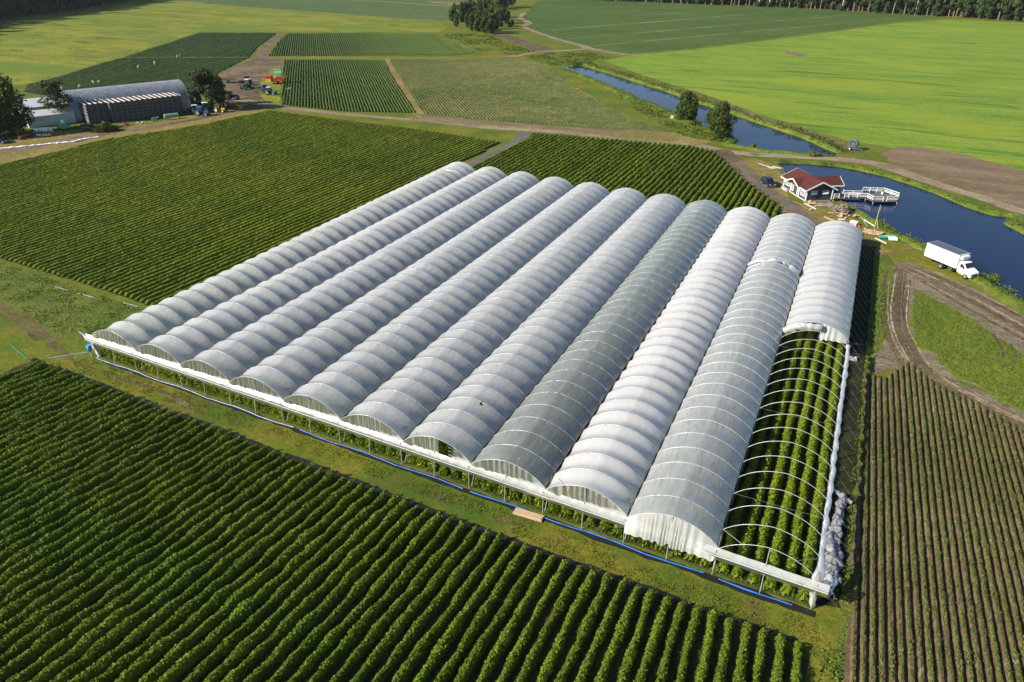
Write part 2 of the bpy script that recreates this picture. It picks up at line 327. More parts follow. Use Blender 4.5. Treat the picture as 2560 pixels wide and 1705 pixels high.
# --- dirt road and yard beside the barn
patch('dirt_road', [(697, 84), (716, 84), (690, 106), (676, 120), (668, 142), (712, 148), (700, 178), (650, 200), (662, 262), (720, 266), (640, 262), (600, 252), (540, 240), (538, 215), (548, 186), (600, 160), (628, 149), (650, 120)], 0.018, M['mud'], 2, 0.5, 16)
patch('yard_grass', [(672, 178), (700, 165), (703, 200), (699, 262), (660, 252), (640, 222), (655, 200)], 0.026, M['meadow'], 1.5, 0.5, 17)
road('middle_path', [(668, 145), (860, 145), (960, 146), (1180, 143.5), (1290, 139), (1335, 130)], 3.0, 0.026, M['tan'], 3, 0.5, 18)
road('cross_path', [(966, 146), (1004, 215), (1050, 286)], [2.2, 2.6, 4.0], 0.030, M['tan'], 2, 0.3, 19)
patch('sandy_verge', [(1040, 288), (1225, 305), (1481, 323), (1627, 318), (1700, 336), (1780, 356), (1740, 362), (1590, 348), (1408, 329), (1225, 317), (1053, 299)], 0.018, M['tan'], 1.5, 0.5, 20)
patch('sandy_soil', [(1050, 286), (1225, 303), (1481, 321), (1640, 326), (1481, 330), (1225, 312), (1053, 297)], 0.022, M['bare'], 1.5, 0.5, 21)
road('gravel_road', [(548, 240), (603, 250), (650, 259), (694, 268), (780, 277), (860, 286), (1053, 301.5), (1225, 319.5), (1408, 332), (1590, 350.6), (1720, 361), (1760, 367), (1812, 379), (1918, 388), (2060, 396), (2130, 401), (2207, 414), (2295, 444), (2383, 473), (2471, 500), (2560, 532), (2700, 590)],
     [5, 5, 4.5, 4, 3.6, 3.4, 3.2, 3.2, 3.2, 3.2, 3.4, 4.6, 4.6, 4.0, 3.8, 5, 5, 4.5, 4, 4, 4, 4], 0.034, M['road'], 1.2, 0.3, 22)
road('tunnel_track', [(1318, 331), (1305, 342), (1291, 354), (1240, 380), (1189, 406), (1150, 430)], [6, 3.6, 3, 3, 3, 3], 0.038, M['grey'], 1.2, 0.2, 23)
road('muddy_track', [(1790, 374), (1815, 400), (1845, 425), (1880, 455), (1925, 487), (1957, 507), (1996, 540), (2045, 566), (2110, 590), (2150, 612)], [7, 8.5, 7.5, 6, 5.5, 5.2, 5.2, 5.2, 5, 4], 0.042, M['mud'], 1.2, 0.4, 24)
road('grey_wheel_track', [(1850, 418), (1885, 455), (1915, 475), (1960, 503), (1996, 530), (2040, 552)], [0.9, 1.6, 1.4, 1.2, 1.5, 1.0], 0.048, M['grey'], 0.8, 0.35, 25)
patch('shore_ground', [(1850, 395), (1900, 400), (1935, 420), (1960, 440), (1975, 500), (2040, 520), (2100, 530), (2150, 560), (2200, 610), (2240, 630), (2190, 640), (2120, 600), (2040, 565), (1950, 505), (1900, 470)], 0.020, M['tan'], 1.5, 0.6, 26)
patch('left_track_ground', [(-60, 350), (110, 332), (250, 318), (430, 296), (560, 275), (672, 270), (660, 277), (543, 303), (435, 322), (353, 333), (245, 352), (109, 385), (0, 411), (-60, 425)], 0.014, M['tan'], 1.5, 0.8, 27)
road('farm_track', [(-60, 384), (60, 372), (190, 345), (300, 330), (400, 315), (480, 300), (560, 284), (640, 268)], [3.5, 4, 4.5, 3.5, 3, 3, 3, 4], 0.022, M['mud'], 1.2, 0.4, 28)
patch('barn_grass', [(-100, 200), (70, 214), (480, 180), (540, 230), (600, 256), (430, 296), (250, 318), (110, 332), (-60, 350)], 0.012, M['tallgrass'], 2, 0.5, 29)  # tall grass all around the barn and shed
# --- close verge stains, left tall grass, tracks
patch('tall_grass_verge', [(-260, 600), (0, 655), (176, 716), (318, 761), (371, 774), (330, 800), (235, 840), (150, 850), (60, 790), (-20, 745), (-260, 720)], 0.018, M['tallgrass'], 0.8, 0.5, 30)
M['worn'] = ground_mat('worn wheel track', [(0.055, 0.055, 0.018), (0.10, 0.085, 0.03), (0.15, 0.115, 0.05)], 0.2, 0.9, 6.0, 0.8, 0.1)
road('wheel_track', [(-20, 758), (60, 795), (100, 830), (145, 872), (190, 905)], [0.8, 1.3, 1.6, 0.9, 0.3], 0.024, M['worn'], 0.6, 0.45, 31)
road('wheel_track', [(-30, 772), (55, 815), (95, 850)], [0.3, 0.9, 0.5], 0.030, M['worn'], 0.6, 0.35, 131)
road('wheel_track', [(190, 905), (300, 945), (420, 985), (520, 1030)], [0.3, 0.5, 0.5, 0.25], 0.028, M['worn'], 0.6, 0.25, 132)
patch('bare_spot', [(418, 990), (435, 992), (475, 1010), (470, 1016), (445, 1008), (425, 998)], 0.036, M['bare'], 0.5, 0.2, 33)
patch('bare_spot', [(398, 1010), (420, 1018), (450, 1028), (470, 1024), (490, 1034), (440, 1040), (405, 1022)], 0.040, M['worn'], 0.5, 0.3, 34)
road('wheel_track', [(1055, 1225), (1090, 1240), (1122, 1258)], [0.2, 0.5, 0.25], 0.024, M['worn'], 0.4, 0.2, 133)
road('wheel_track', [(1235, 1293), (1270, 1302), (1312, 1316)], [0.25, 0.45, 0.2], 0.024, M['worn'], 0.4, 0.2, 134)
# --- right side: churned soil round a green patch, bed field
M['churn'] = ground_mat('churned soil', [(0.10, 0.075, 0.05), (0.17, 0.13, 0.09), (0.27, 0.22, 0.16)], 0.15, 1.0, 5.0, 1.0, 0.15, (0.35, 1.0, 3.5), patch=[((0.34, 0.30, 0.22), 1.3, 0.57, 0.64, (0.4, 1, 2.5)), ((0.10, 0.13, 0.02), 0.16, 0.58, 0.66)])
patch('churned_soil', [(2236, 655), (2290, 660), (2400, 705), (2560, 775), (2800, 880), (2800, 1190), (2560, 1090), (2439, 1015), (2335, 965), (2267, 915), (2165, 935), (2180, 890), (2215, 850), (2222, 790), (2230, 720)], 0.022, M['churn'], 1.0, 0.5, 35)
M['rgreen'] = ground_mat('young green crop', [(0.075, 0.115, 0.014), (0.11, 0.16, 0.016), (0.15, 0.19, 0.024)], 0.08, 0.7, 5.0, 1.0, 0.12, (0.05, 1.0, 0.35))
patch('green_patch', [(2284, 718), (2330, 745), (2400, 780), (2480, 832), (2560, 885), (2800, 1000), (2800, 1140), (2560, 1035), (2480, 985), (2400, 945), (2335, 905), (2353, 885), (2290, 868), (2277, 800)], 0.030, M['rgreen'], 0.8, 0.7, 36)
for k, L in enumerate([[(2250, 662), (2300, 684), (2380, 722), (2480, 778), (2620, 850)], [(2248, 672), (2240, 740), (2236, 800), (2250, 858), (2290, 925)], [(2300, 920), (2380, 975), (2470, 1020), (2600, 1085)], [(2270, 662), (2360, 700), (2470, 752), (2620, 822)], [(2240, 665), (2232, 720), (2228, 790), (2245, 850), (2280, 905), (2340, 960)], [(2256, 670), (2248, 730), (2245, 800), (2262, 860), (2300, 912), (2400, 975), (2560, 1062)], [(2275, 700), (2262, 760), (2262, 820), (2280, 875), (2330, 930), (2450, 1000)],
                       [(2260, 668), (2340, 706), (2440, 760), (2600, 850)], [(2265, 680), (2330, 718), (2430, 778), (2600, 872)], [(2300, 675), (2400, 720), (2600, 815)]]):
    road('tyre_track', L, [0.3, 0.5, 0.4, 0.55, 0.3], 0.036+0.004*k, M['soil'], 0.5, 0.22, 40+k)
road('tyre_track', [(2481, 836), (2502, 870), (2507, 890), (2490, 903), (2476, 906)], [0.15, 0.35, 0.35, 0.3, 0.15], 0.062, M['soil'], 0.5, 0.1, 50)
road('tyre_track', [(2525, 860), (2538, 885), (2530, 908), (2500, 918)], [0.15, 0.35, 0.35, 0.15], 0.066, M['soil'], 0.5, 0.1, 51)
patch('right_verge', [(2139, 590), (2170, 600), (2236, 655), (2228, 720), (2215, 790), (2210, 850), (2170, 935), (2148, 1150), (2120, 1705), (2090, 1705), (2110, 1400), (2118, 1000)], 0.018, M['tallgrass'], 0.7, 0.35, 52)
patch('sandy_spot', [(2254, 612), (2290, 612), (2300, 622), (2265, 628), (2250, 620)], 0.05, M['tan'], 0.7, 0.3, 53)
patch('sandy_spot', [(2430, 705), (2500, 730), (2560, 768), (2600, 800), (2560, 786), (2470, 745)], 0.05, M['tan'], 0.7, 0.3, 54)

M['paleclod'] = plain('pale dry clods', (0.30, 0.25, 0.18), 0.95, 0, 0.4, 1.2, 0.6); k_ = 0
for L, offs in (([(2244, 668), (2240, 720), (2238, 790), (2254, 850), (2290, 910), (2335, 950)], (-1.9, -1.5, -1.0, -0.4, 0.1, 0.6, 1.1, 1.6)), ([(2262, 664), (2340, 700), (2440, 750), (2560, 815), (2700, 890)], (-2.6, -2.1, -1.6, -1.0, -0.5, 0.1, 0.7, 1.2, 1.7, 2.3)), ([(2300, 925), (2360, 962), (2450, 1012), (2560, 1066), (2700, 1130)], (-1.6, -1.1, -0.6, 0.0, 0.5, 1.0, 1.5))):
    C = smooth_line(world_poly(L), 5)
    for o_ in offs:
        k_ += 1; Q = []; w_ = 0.10+0.12*((k_*37 % 10)/10)
        for i, c in enumerate(C):
            d = np.array(C[min(i+1, len(C)-1)])-np.array(C[max(i-1, 0)]); d /= np.hypot(*d)+1e-9; oo = o_+0.35*noise.noise(Vector((i*0.13, k_*3.1, 0))); Q.append((c[0]-d[1]*oo, c[1]+d[0]*oo))
        a0, a1 = (k_*13) % 5, len(Q)-(k_*7) % 6; sheet('tyre_track', ribbon_poly(Q[a0:a1], w_), 0.070+0.003*k_, M['soil'] if k_ % 5 < 3 else M['paleclod'], 0.35, 0.10, 200+k_)
# ------------------------------------------------------------------ crop rows
def clip_rows(P, ang, spacing, off=0.0):
    """lines at heading ang (clockwise from +y) through polygon P -> list of (x0,y0,x1,y1)"""
    d = np.array([math.sin(ang), math.cos(ang)]); n = np.array([math.cos(ang), -math.sin(ang)])
    P = np.array(P); u = P@n; out = []
    k0 = math.ceil((u.min()-off)/spacing); k1 = math.floor((u.max()-off)/spacing)
    for k in range(k0, k1+1):
        c = off+k*spacing; hits = []
        for i in range(len(P)):
            a, b = P[i], P[(i+1) % len(P)]; ua, ub = u[i]-c, u[(i+1) % len(P)]-c
            if (ua > 0) != (ub > 0):
                t = ua/(ua-ub); q = a+(b-a)*t; hits.append(q@d)
        hits.sort()
        for h0, h1 in zip(hits[::2], hits[1::2]):
            if h1-h0 > 1.5: out.append((*(n*c+d*h0), *(n*c+d*h1)))
    return out
def row_mesh(seg, width, height, dens, leaf, core=True, step=0.35, wob=0.06, gap=0.25, z0=0.0, rr=rng, jit=0.22, boxy=False):
    x0, y0, x1, y1 = seg; L = math.hypot(x1-x0, y1-y0); d = np.array([(x1-x0)/L, (y1-y0)/L]); n = np.array([d[1], -d[0]])
    ph = rr.random()*100
    def amp(s): return 1 + gap*(0.5*np.sin(s*0.9+ph)+0.35*np.sin(s*2.3+ph*1.7)+0.35*np.sin(s*0.23+ph*0.6))
    def wv(s): return wob*(np.sin(s*0.35+ph)+0.5*np.sin(s*1.1+ph*2))
    V = []; F = []
    if core:
        k = max(2, int(L/step)+1); s = np.linspace(0, L, k); A = np.radians([-5, 30, 62, 90, 118, 150, 185])
        r = 0.86*(1+jit*(rr.random((k, 7))-0.5)*2)*amp(s)[:, None]; r[0] *= 0.4; r[-1] *= 0.4
        ca = np.cos(A) if not boxy else np.array([1.05, 1.12, 0.80, 0, -0.80, -1.12, -1.05]); sa = np.sin(A) if not boxy else np.array([0, 0.75, 1.08, 1.15, 1.08, 0.75, 0]); off = wv(s)[:, None] + ca[None]*width/2*r; zz = z0+np.maximum(0.0, sa[None])*height*r
        X = x0+d[0]*s[:, None]+n[0]*off; Y = y0+d[1]*s[:, None]+n[1]*off
        V.append(np.stack([X, Y, zz], -1).reshape(-1, 3))
        i, j = np.meshgrid(np.arange(k-1), np.arange(6), indexing='ij'); b = (i*7+j).ravel()
        F.append(np.stack([b, b+1, b+8, b+7], -1))
    N = int(L*dens)
    if N:
        nb = sum(len(v) for v in V)
        s = rr.random(N)*L; a = np.radians(rr.uniform(-8, 188, N) if not boxy else rr.uniform(45, 135, N)); am = amp(s); r = rr.uniform(0.82, 1.22, N)*am
        off = wv(s)+np.cos(a)*width/2*r; zz = z0+np.sin(a)*height*r; zz = np.maximum(zz, z0+0.04)
        c = np.stack([x0+d[0]*s+n[0]*off, y0+d[1]*s+n[1]*off, zz], -1)
        nr = np.stack([n[0]*np.cos(a), n[1]*np.cos(a), np.sin(a)], -1)+rr.normal(0, 0.55 if not boxy else 0.3, (N, 3)); nr[:, 2] += 0.25
        nr /= np.linalg.norm(nr, axis=1)[:, None]
        q = rr.normal(0, 1, (N, 3)); t = np.cross(nr, q); t /= np.linalg.norm(t, axis=1)[:, None]; b = np.cross(nr, t)
        ls = leaf*rr.uniform(0.6, 1.3, N)[:, None]
        V.append(np.stack([c+t*ls*0.62, c+b*ls*0.42, c-t*ls*0.62, c-b*ls*0.42], 1).reshape(-1, 3)); F.append(np.arange(4*N).reshape(N, 4)+nb)
    return np.concatenate(V), np.concatenate(F)
def crop_rows(P, ang, spacing, off, width, height, dens, leaf, mat, label, group, segs=None, **kw):
    out = []
    for seg in (segs or clip_rows(P, ang, spacing, off)):
        V, F = row_mesh(seg, width, height, dens, leaf, **kw)
        V = V.copy(); c = (seg[0], seg[1]); V[:, 0] -= c[0]; V[:, 1] -= c[1]
        o = mesh_np('crop_row', V, F, mat); o.location = (c[0], c[1], 0)
        tag(o, label, 'crop row', group); out.append(o)
    return out
def stuff_rows(name, P, ang, spacing, off, width, height, mat, label, cat, **kw):
    VV = []; FF = []; b = 0
    for seg in clip_rows(P, ang, spacing, off):
        V, F = row_mesh(seg, width, height, **kw); VV.append(V); FF.append(F+b); b += len(V)
    o = mesh_np(name, np.concatenate(VV), np.concatenate(FF), mat); tag(o, label, cat, kind='stuff'); return o

# foreground field
FT = world_poly([(89, 909), (593, 1100), (665, 1130), (1300, 1372), (1377, 1400), (1623, 1487), (1784, 1545), (1994, 1618)])
FF_ = [(FT[0][0]-1.0, FT[0][1])]+FT[1:-1]+[(92.2, -9.6), (95.5, -50), (-7.5, -50)]
FX_, FY_ = [p[0] for p in FT], [p[1] for p in FT]
SEG = []
for k in range(73):
    x = 91.4-1.27*k; y = float(np.interp(x, FX_, FY_)); a_ = R(7.0-11.0*(max(x, 0)/92)**2); L = (y+49)/math.cos(a_)
    SEG.append((x-math.sin(a_)*L, y-math.cos(a_)*L, x, y))
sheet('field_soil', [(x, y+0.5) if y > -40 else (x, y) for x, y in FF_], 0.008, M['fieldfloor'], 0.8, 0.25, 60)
crop_rows(FF_, 0.0, 1.27, 91.4 % 1.27, 0.64, 0.74, 190, 0.155, M['leaf'], 'long leafy green crop row of the field in the foreground', 'rows of the foreground crop field', segs=SEG, step=0.22, wob=0.06, gap=0.26)
C = [(x, y+0.55) for x, y in FT]; C[0] = (C[0][0]-1.5, C[0][1]); o = sheet('mulch_strip', ribbon_poly(C, 0.62), 0.03, M['mulch'], 0.7, 0.16, 61, None, 'black film strip along the top end of the foreground crop rows', 'mulch film')
# field left of the tunnels
BL = world_poly([(-120, 440), (0, 416), (109, 392), (245, 356), (353, 337), (435, 327), (543.6, 307), (672, 278), (860, 303), (1042.6, 325), (1254, 357), (1190, 388), (1150, 407)])+[(3.2, 92), (3.0, 60), (2.8, 25), (2.5, 12.5), (-6, 13.8), (-16, 14.5), (-27, 15), (-37, 15.5), (-62, 17)]
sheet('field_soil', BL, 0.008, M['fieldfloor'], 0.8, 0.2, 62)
crop_rows(BL, R(2.8), 1.27, 0.4, 0.62, 0.52, 26, 0.13, M['leaf2'], 'long leafy crop row of the large field left of the tunnels', 'rows of the large left crop field', step=0.45, wob=0.04, gap=0.11, jit=0.12, boxy=True)
# field behind the tunnels
BM = world_poly([(1338, 337), (1500, 350), (1720, 368), (1785, 381), (1855, 449), (1918, 500), (1945, 516)])+[(78, 91.5), (60, 91), (30, 93), (10, 94.5), (4.5, 95.5)]
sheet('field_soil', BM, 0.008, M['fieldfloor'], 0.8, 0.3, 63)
crop_rows(BM, R(0.0), 1.30, 0.3, 0.78, 0.72, 55, 0.25, M['leaf'], 'long leafy green crop row of the field behind the tunnels', 'rows of the crop field behind the tunnels', step=0.4, wob=0.05, gap=0.15)
# bed field on the right
BR = [(94.9, -26), (94.9, 32)]+world_poly([(2167, 935), (2210, 945), (2267, 904), (2335, 960), (2439, 1010), (2560, 1080), (2800, 1190)])+[(128, -26)]
sheet('bed_soil', BR, 0.024, M['soil'], 0.8, 0.3, 64)
def beds():
    VV = []; FF = []; b = 0
    for seg in clip_rows(BR, R(-1.5), 0.66, 95.2 % 0.66):
        x0, y0, x1, y1 = seg; L = math.hypot(x1-x0, y1-y0); d = np.array([(x1-x0)/L, (y1-y0)/L]); n = np.array([d[1], -d[0]]); k = max(2, int(L/0.35))
        s = np.linspace(0, L, k); prof = np.array([(-0.27, 0.0), (-0.21, 0.14), (-0.10, 0.25), (0.08, 0.26), (0.16, 0.17), (0.20, 0.0)])
        off = prof[None, :, 0]+rng.normal(0, 0.012, (k, 6)); z = 0.026+prof[None, :, 1]*(1+rng.normal(0, 0.10, (k, 6))); z[0] = 0.026; z[-1] = 0.026
        V = np.stack([x0+d[0]*s[:, None]+n[0]*off, y0+d[1]*s[:, None]+n[1]*off, z], -1).reshape(-1, 3); VV.append(V)
        i, j = np.meshgrid(np.arange(k-1), np.arange(5), indexing='ij'); q = (i*6+j).ravel()+b; FF.append(np.stack([q, q+1, q+7, q+6], -1)); b += len(V)
    o = mesh_np('soil_beds', np.concatenate(VV), np.concatenate(FF), M['bedsoil']); tag(o, kind='structure')
M['bedsoil'] = ground_mat('raised bed soil', [(0.075, 0.049, 0.028), (0.115, 0.077, 0.045), (0.165, 0.115, 0.07)], 0.07, 0.6, 5.0, 0.9, 0.1, patch=((0.26, 0.215, 0.15), 1.6, 0.62, 0.70, (0, 1, 0.6)))
beds()
M['sprout'] = leaf_mat('small bed plants', (0.05, 0.10, 0.01), (0.16, 0.26, 0.03), 0.3, 0.5, 0.3)
crop_rows([(x+0.16, y) for x, y in BR], R(-1.5), 0.66, (95.2 % 0.66)-0.08, 0.24, 0.16, 36, 0.125, M['sprout'], 'sparse row of small plants on a brown bed right of the tunnels', 'plant rows on the raised beds', core=False, wob=0.02, gap=0.8, z0=0.23)
# far fields, ridges too many to count apart
F5 = world_poly([(709, 150), (860, 150), (957, 151), (1038, 283), (860, 279), (703, 262)])
F6 = world_poly([(974, 151), (1309, 148), (1371, 161), (1408, 197), (1517, 263), (1627, 314), (1685, 331), (1481, 319), (1225, 301), (1060, 285)])
F4 = world_poly([(718, 84), (860, 83), (1090, 84), (1110, 100), (1190, 132), (1152, 138), (860, 139), (671, 140), (694, 106)])
F3 = world_poly([(60, 230), (69, 212), (146, 193), (226, 168), (303, 146), (402, 114), (502, 82), (692, 83), (646, 117), (622, 144), (545, 183), (520, 230), (400, 235), (150, 245)])
F3b = None
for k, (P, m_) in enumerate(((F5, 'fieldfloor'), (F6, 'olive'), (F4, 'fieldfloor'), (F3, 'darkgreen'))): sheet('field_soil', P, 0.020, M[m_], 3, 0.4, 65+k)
stuff_rows('far_crop', F5, R(-39), 1.0, 0, 0.55, 0.42, M['potato'], 'dense green ridged crop between the yard and the sandy cross path', 'crop', dens=2, leaf=0.4, step=1.4, wob=0.05, gap=0.12, jit=0.1, boxy=True)
stuff_rows('far_crop', F6, R(-39), 1.0, 0, 0.55, 0.26, M['olive'], 'sparse olive crop with pale soil lines right of the sandy cross path', 'crop', dens=0, leaf=0.3, step=1.4, wob=0.04, gap=0.25, jit=0.10)
stuff_rows('far_crop', F4, R(-39), 1.1, 0, 0.60, 0.42, M['potato'], 'green ridged crop between the yellow meadow and the middle path', 'crop', dens=0, leaf=0.3, step=1.8, wob=0.05, gap=0.15, jit=0.1, boxy=True)
stuff_rows('far_crop', F3, R(-19), 1.2, 0, 0.80, 0.30, M['potato'], 'dark green ridged crop field behind the arched barn', 'crop', dens=0, leaf=0.3, step=1.8, wob=0.05, gap=0.15, jit=0.1, boxy=True)
road('field_divider', [(300, 146.5), (450, 146), (622, 146)], 1.2, 0.5, M['tram'], 2, 0.2, 70, False)
# ------------------------------------------------------------------ polytunnels
ZG, ZA, HW = 2.76, 4.58, 4.0
def yf(x): return -0.0417*x
def yb(x): return 91.43-0.0641*x
def arch(t, hw=HW): a = np.abs(t); return ZG+(ZA-ZG)*(1-(0.20*a+0.52*a**2+0.28*a**4))
M['galv'] = plain('galvanised tube', (0.62, 0.64, 0.66), 0.35, 0.6, 0.12, 3.0)
M['hoopwhite'] = plain('pale hoop tube', (0.66, 0.67, 0.68), 0.35, 0.15, 0.06, 3.0)
M['wire'] = plain('steel wire', (0.55, 0.57, 0.6), 0.4, 0.5, 0.1)
FILM = {1: film_mat('milky film', 0.38, (0.95, 0.96, 0.97), 0.10, 0.22, 0.5), 2: film_mat('hazy film', 0.44, (0.93, 0.945, 0.97), 0.18, 0.22, 0.5), 3: film_mat('clear film', 0.88, (0.80, 0.86, 0.83), 0.2, 0.16, 0.4, (1.0, 0.86), 0.55),
        4: film_mat('white film', 0.10, (0.90, 0.90, 0.93), 0.07, 0.25), 5: film_mat('grey green film', 0.62, (0.88, 0.92, 0.92), 0.22, 0.2), 6: film_mat('curtain film', 0.28, (0.94, 0.95, 0.94), 0.10), 7: film_mat('bunched film', 0.02, (0.46, 0.46, 0.46), 0.25, 0.6), 8: plain('crumpled grey film', (0.21, 0.21, 0.235), 0.5, 0, 0.4, 1.5, 0.2),
        9: film_mat('strip film', 0.22, (0.76, 0.78, 0.77), 0.10)}
SPEC = {1: (1, .34), 2: (1, .32), 3: (2, .30), 4: (2, .28), 5: (2, .26), 6: (2, .26), 7: (2, .22), 8: (3, .13), 9: (4, .36), 10: (5, .16), 11: (4, .20)}
NB = 34
def cover_mesh(i, ya, ybk, S, nb, hole=None, flare=0.0, seed=0):
    rr = np.random.default_rng(100+i+seed); ns = 12; nx = 44
    sub = nb*ns+1; yy = np.linspace(ya, ybk, sub); T = np.linspace(-0.985, 0.985, nx+1); T = np.sign(T)*np.abs(T)**0.9
    dep = np.repeat(S*rr.uniform(0.75, 1.25, nb), ns); dep = np.append(dep, dep[-1])
    v = (np.arange(sub) % ns)/ns; b = 0.6*np.sin(np.pi*v)+0.4*(0.5-0.5*np.cos(2*np.pi*v))
    tt, bb = np.meshgrid(T, b*dep); _, yg = np.meshgrid(T, yy)
    wgt = (1-0.55*np.abs(tt)**3)
    z = arch(tt)+0.010-bb*wgt; x = tt*HW*(1-0.02*bb)
    # slack pulls diagonally towards the leeward side and tiny random dents
    vv = np.meshgrid(T, v)[1]
    z += 0.05*S/0.3*np.sin(2*np.pi*vv)*tt*wgt+rr.normal(0, 0.006, z.shape)
    low = np.array([0.05*noise.noise(Vector((float(q)*0.15, i*7.3, 0))) for q in yy]); z += low[:, None]*(1-tt**2)*(np.sin(np.pi*vv)**2)
    V = np.stack([x, yg, z], -1).reshape(-1, 3); a, c = np.meshgrid(np.arange(sub-1), np.arange(nx), indexing='ij'); q = (a*(nx+1)+c).ravel()
    F = np.stack([q, q+1, q+nx+2, q+nx+1], -1)
    if hole:
        keep = np.ones(len(F), bool); af, cf = a.ravel(), c.ravel()
        for (h0, h1, c0, c1) in hole: keep &= ~((af >= h0) & (af < h1) & (cf >= c0) & (cf < c1))
        F = F[keep]
    return V, F
def arch_tube(r=0.020, n=26, seg=6):
    T = np.linspace(-1, 1, n); P = np.stack([T*HW, 0*T, arch(T)], -1); V = []; A = np.linspace(0, 2*np.pi, seg, endpoint=False)
    for k in range(n):
        d = P[min(k+1, n-1)]-P[max(k-1, 0)]; d /= np.linalg.norm(d); u = np.array([0, 1, 0]); w_ = np.cross(d, u)
        V += [P[k]+r*(math.cos(a)*u+math.sin(a)*w_) for a in A]
    F = [(k*seg+j, k*seg+(j+1) % seg, (k+1)*seg+(j+1) % seg, (k+1)*seg+j) for k in range(n-1) for j in range(seg)]
    return np.array(V), np.array(F)
def curtain(seed, side=(-1, 1), zlow=2.45, over=False, gap=None):
    """gathered film hanging from the end hoop, drawn towards the middle post"""
    rr = np.random.default_rng(seed); nt_, nz_ = 90, 12; T = np.linspace(side[0], side[1], nt_); V = []
    ph = rr.random()*9
    for j in range(nz_):
        s = j/(nz_-1)
        for k, t in enumerate(T):
            top = float(arch(t))-0.02; bot = min(zlow+(0.25*math.sin(t*23+ph)*max(0, math.sin(t*5+ph)) if over else 0), top-0.02)
            fold = (0.06+0.10*s)*(1-0.75*s if not over else 1)*math.sin(t*38+ph+3*math.sin(t*4))*(1-abs(t)**3)+0.05*math.sin(t*11+ph)
            V.append((t*HW*(1-0.03*s), (0.02-0.10*s if not over else -0.02-s*0.72)+fold*0.55, top+(bot-top)*s+0.03*math.sin(t*31+ph)*s))
    a, c = np.meshgrid(np.arange(nz_-1), np.arange(nt_-1), indexing='ij'); q = (a*nt_+c).ravel(); F = np.stack([q, q+1, q+nt_+1, q+nt_], -1)
    if gap:
        tc = T[c.ravel()]; lim = gap[0]+(gap[1]-gap[0])*(0.75+0.25*np.sin(a.ravel()*2.1))
        F = F[~((tc > gap[0]) & (tc < lim))]
    return np.array(V), F
def crumple(P, w, h, amp, seed=0, n=16, fine=3.0, limp=1.0, step=0.22):
    """a gathered bundle of film following the points P, w/h half sizes (number or list)"""
    C = smooth3(P, step); k = len(C); W = np.interp(np.linspace(0, 1, k), np.linspace(0, 1, len(np.atleast_1d(w))), np.atleast_1d(w)); H = np.interp(np.linspace(0, 1, k), np.linspace(0, 1, len(np.atleast_1d(h))), np.atleast_1d(h)); V = []
    for i, c in enumerate(C):
        d = Vector(C[min(i+1, k-1)])-Vector(C[max(i-1, 0)]); d.normalize(); up = Vector((0, 0, 1)) if abs(d.z) < 0.8 else Vector((1, 0, 0)); u = d.cross(up).normalized(); v = u.cross(d)
        for j in range(n):
            a = 2*math.pi*j/n; q = Vector(c)+u*math.cos(a)*W[i]+v*math.sin(a)*H[i]
            g_ = Vector((q.x, q.y*limp, q.z)); o = noise.noise(g_*fine+Vector((seed, 0, 0)))*amp+(1-2*abs(noise.noise(g_*fine*1.9+Vector((seed, 5, 0)))))*amp*0.45
            V.append(q+(u*math.cos(a)+v*math.sin(a))*o)
    F = [(i*n+j, i*n+(j+1) % n, (i+1)*n+(j+1) % n, (i+1)*n+j) for i in range(k-1) for j in range(n)]
    return np.array([tuple(v) for v in V]), np.array(F)
def smooth3(P, step=0.22):
    P = [np.array(p, float) for p in P]; out = []
    for i in range(len(P)-1):
        p0, p1, p2, p3 = P[max(i-1, 0)], P[i], P[i+1], P[min(i+2, len(P)-1)]; k = max(2, int(np.linalg.norm(p2-p1)/step))
        for j in range(k):
            t = j/k; out.append(0.5*((2*p1)+(-p0+p2)*t+(2*p0-5*p1+4*p2-p3)*t*t+(-p0+3*p1-3*p2+p3)*t**3))
    out.append(P[-1]); return out
hoop_V, hoop_F = arch_tube()
hoop0 = mesh_np('hoop', hoop_V, hoop_F, M['hoopwhite'], smooth=True); leg0 = MB().bar((0, 0, 0), (0, 0, ZG+0.02), 0.04).build('leg', M['galv'])
brace0 = MB().bar((0, 0, 0), (0, 1.5, ZG), 0.03).build('brace', M['galv'])
wire0 = MB().bar((0, 0, ZG), (2.2, 0.25, 0.02), 0.007, 4).build('guy_wire', M['wire'])
def cp(o, parent, loc, name=None):
    c = o.copy(); COL.objects.link(c); c.parent = parent; c.location = loc
    return c
LAB = {1: 'milky white polytunnel at the far left, beside the large left field', 2: 'milky white polytunnel second from the left edge, between two similar scalloped tunnels', 3: 'hazy white polytunnel third from the left edge of the tunnel block',
       4: 'hazy white polytunnel fourth from the left edge of the tunnel block', 5: 'hazy white polytunnel fifth from the left with a small dark tear in its end curtain', 6: 'hazy white polytunnel two places left of the clearest tunnel',
       7: 'hazy polytunnel left of the clearest one, its front curtain torn open', 8: 'clearest polytunnel of the block, with green crop rows showing through its see-through film', 9: 'bright opaque white polytunnel directly right of the see-through one',
       10: 'greyish polytunnel with film bunched in a white band across its far third', 11: 'half uncovered polytunnel on the right edge with bare hoops over green crop rows'}
Y10 = 61.0; Y11 = 40.2
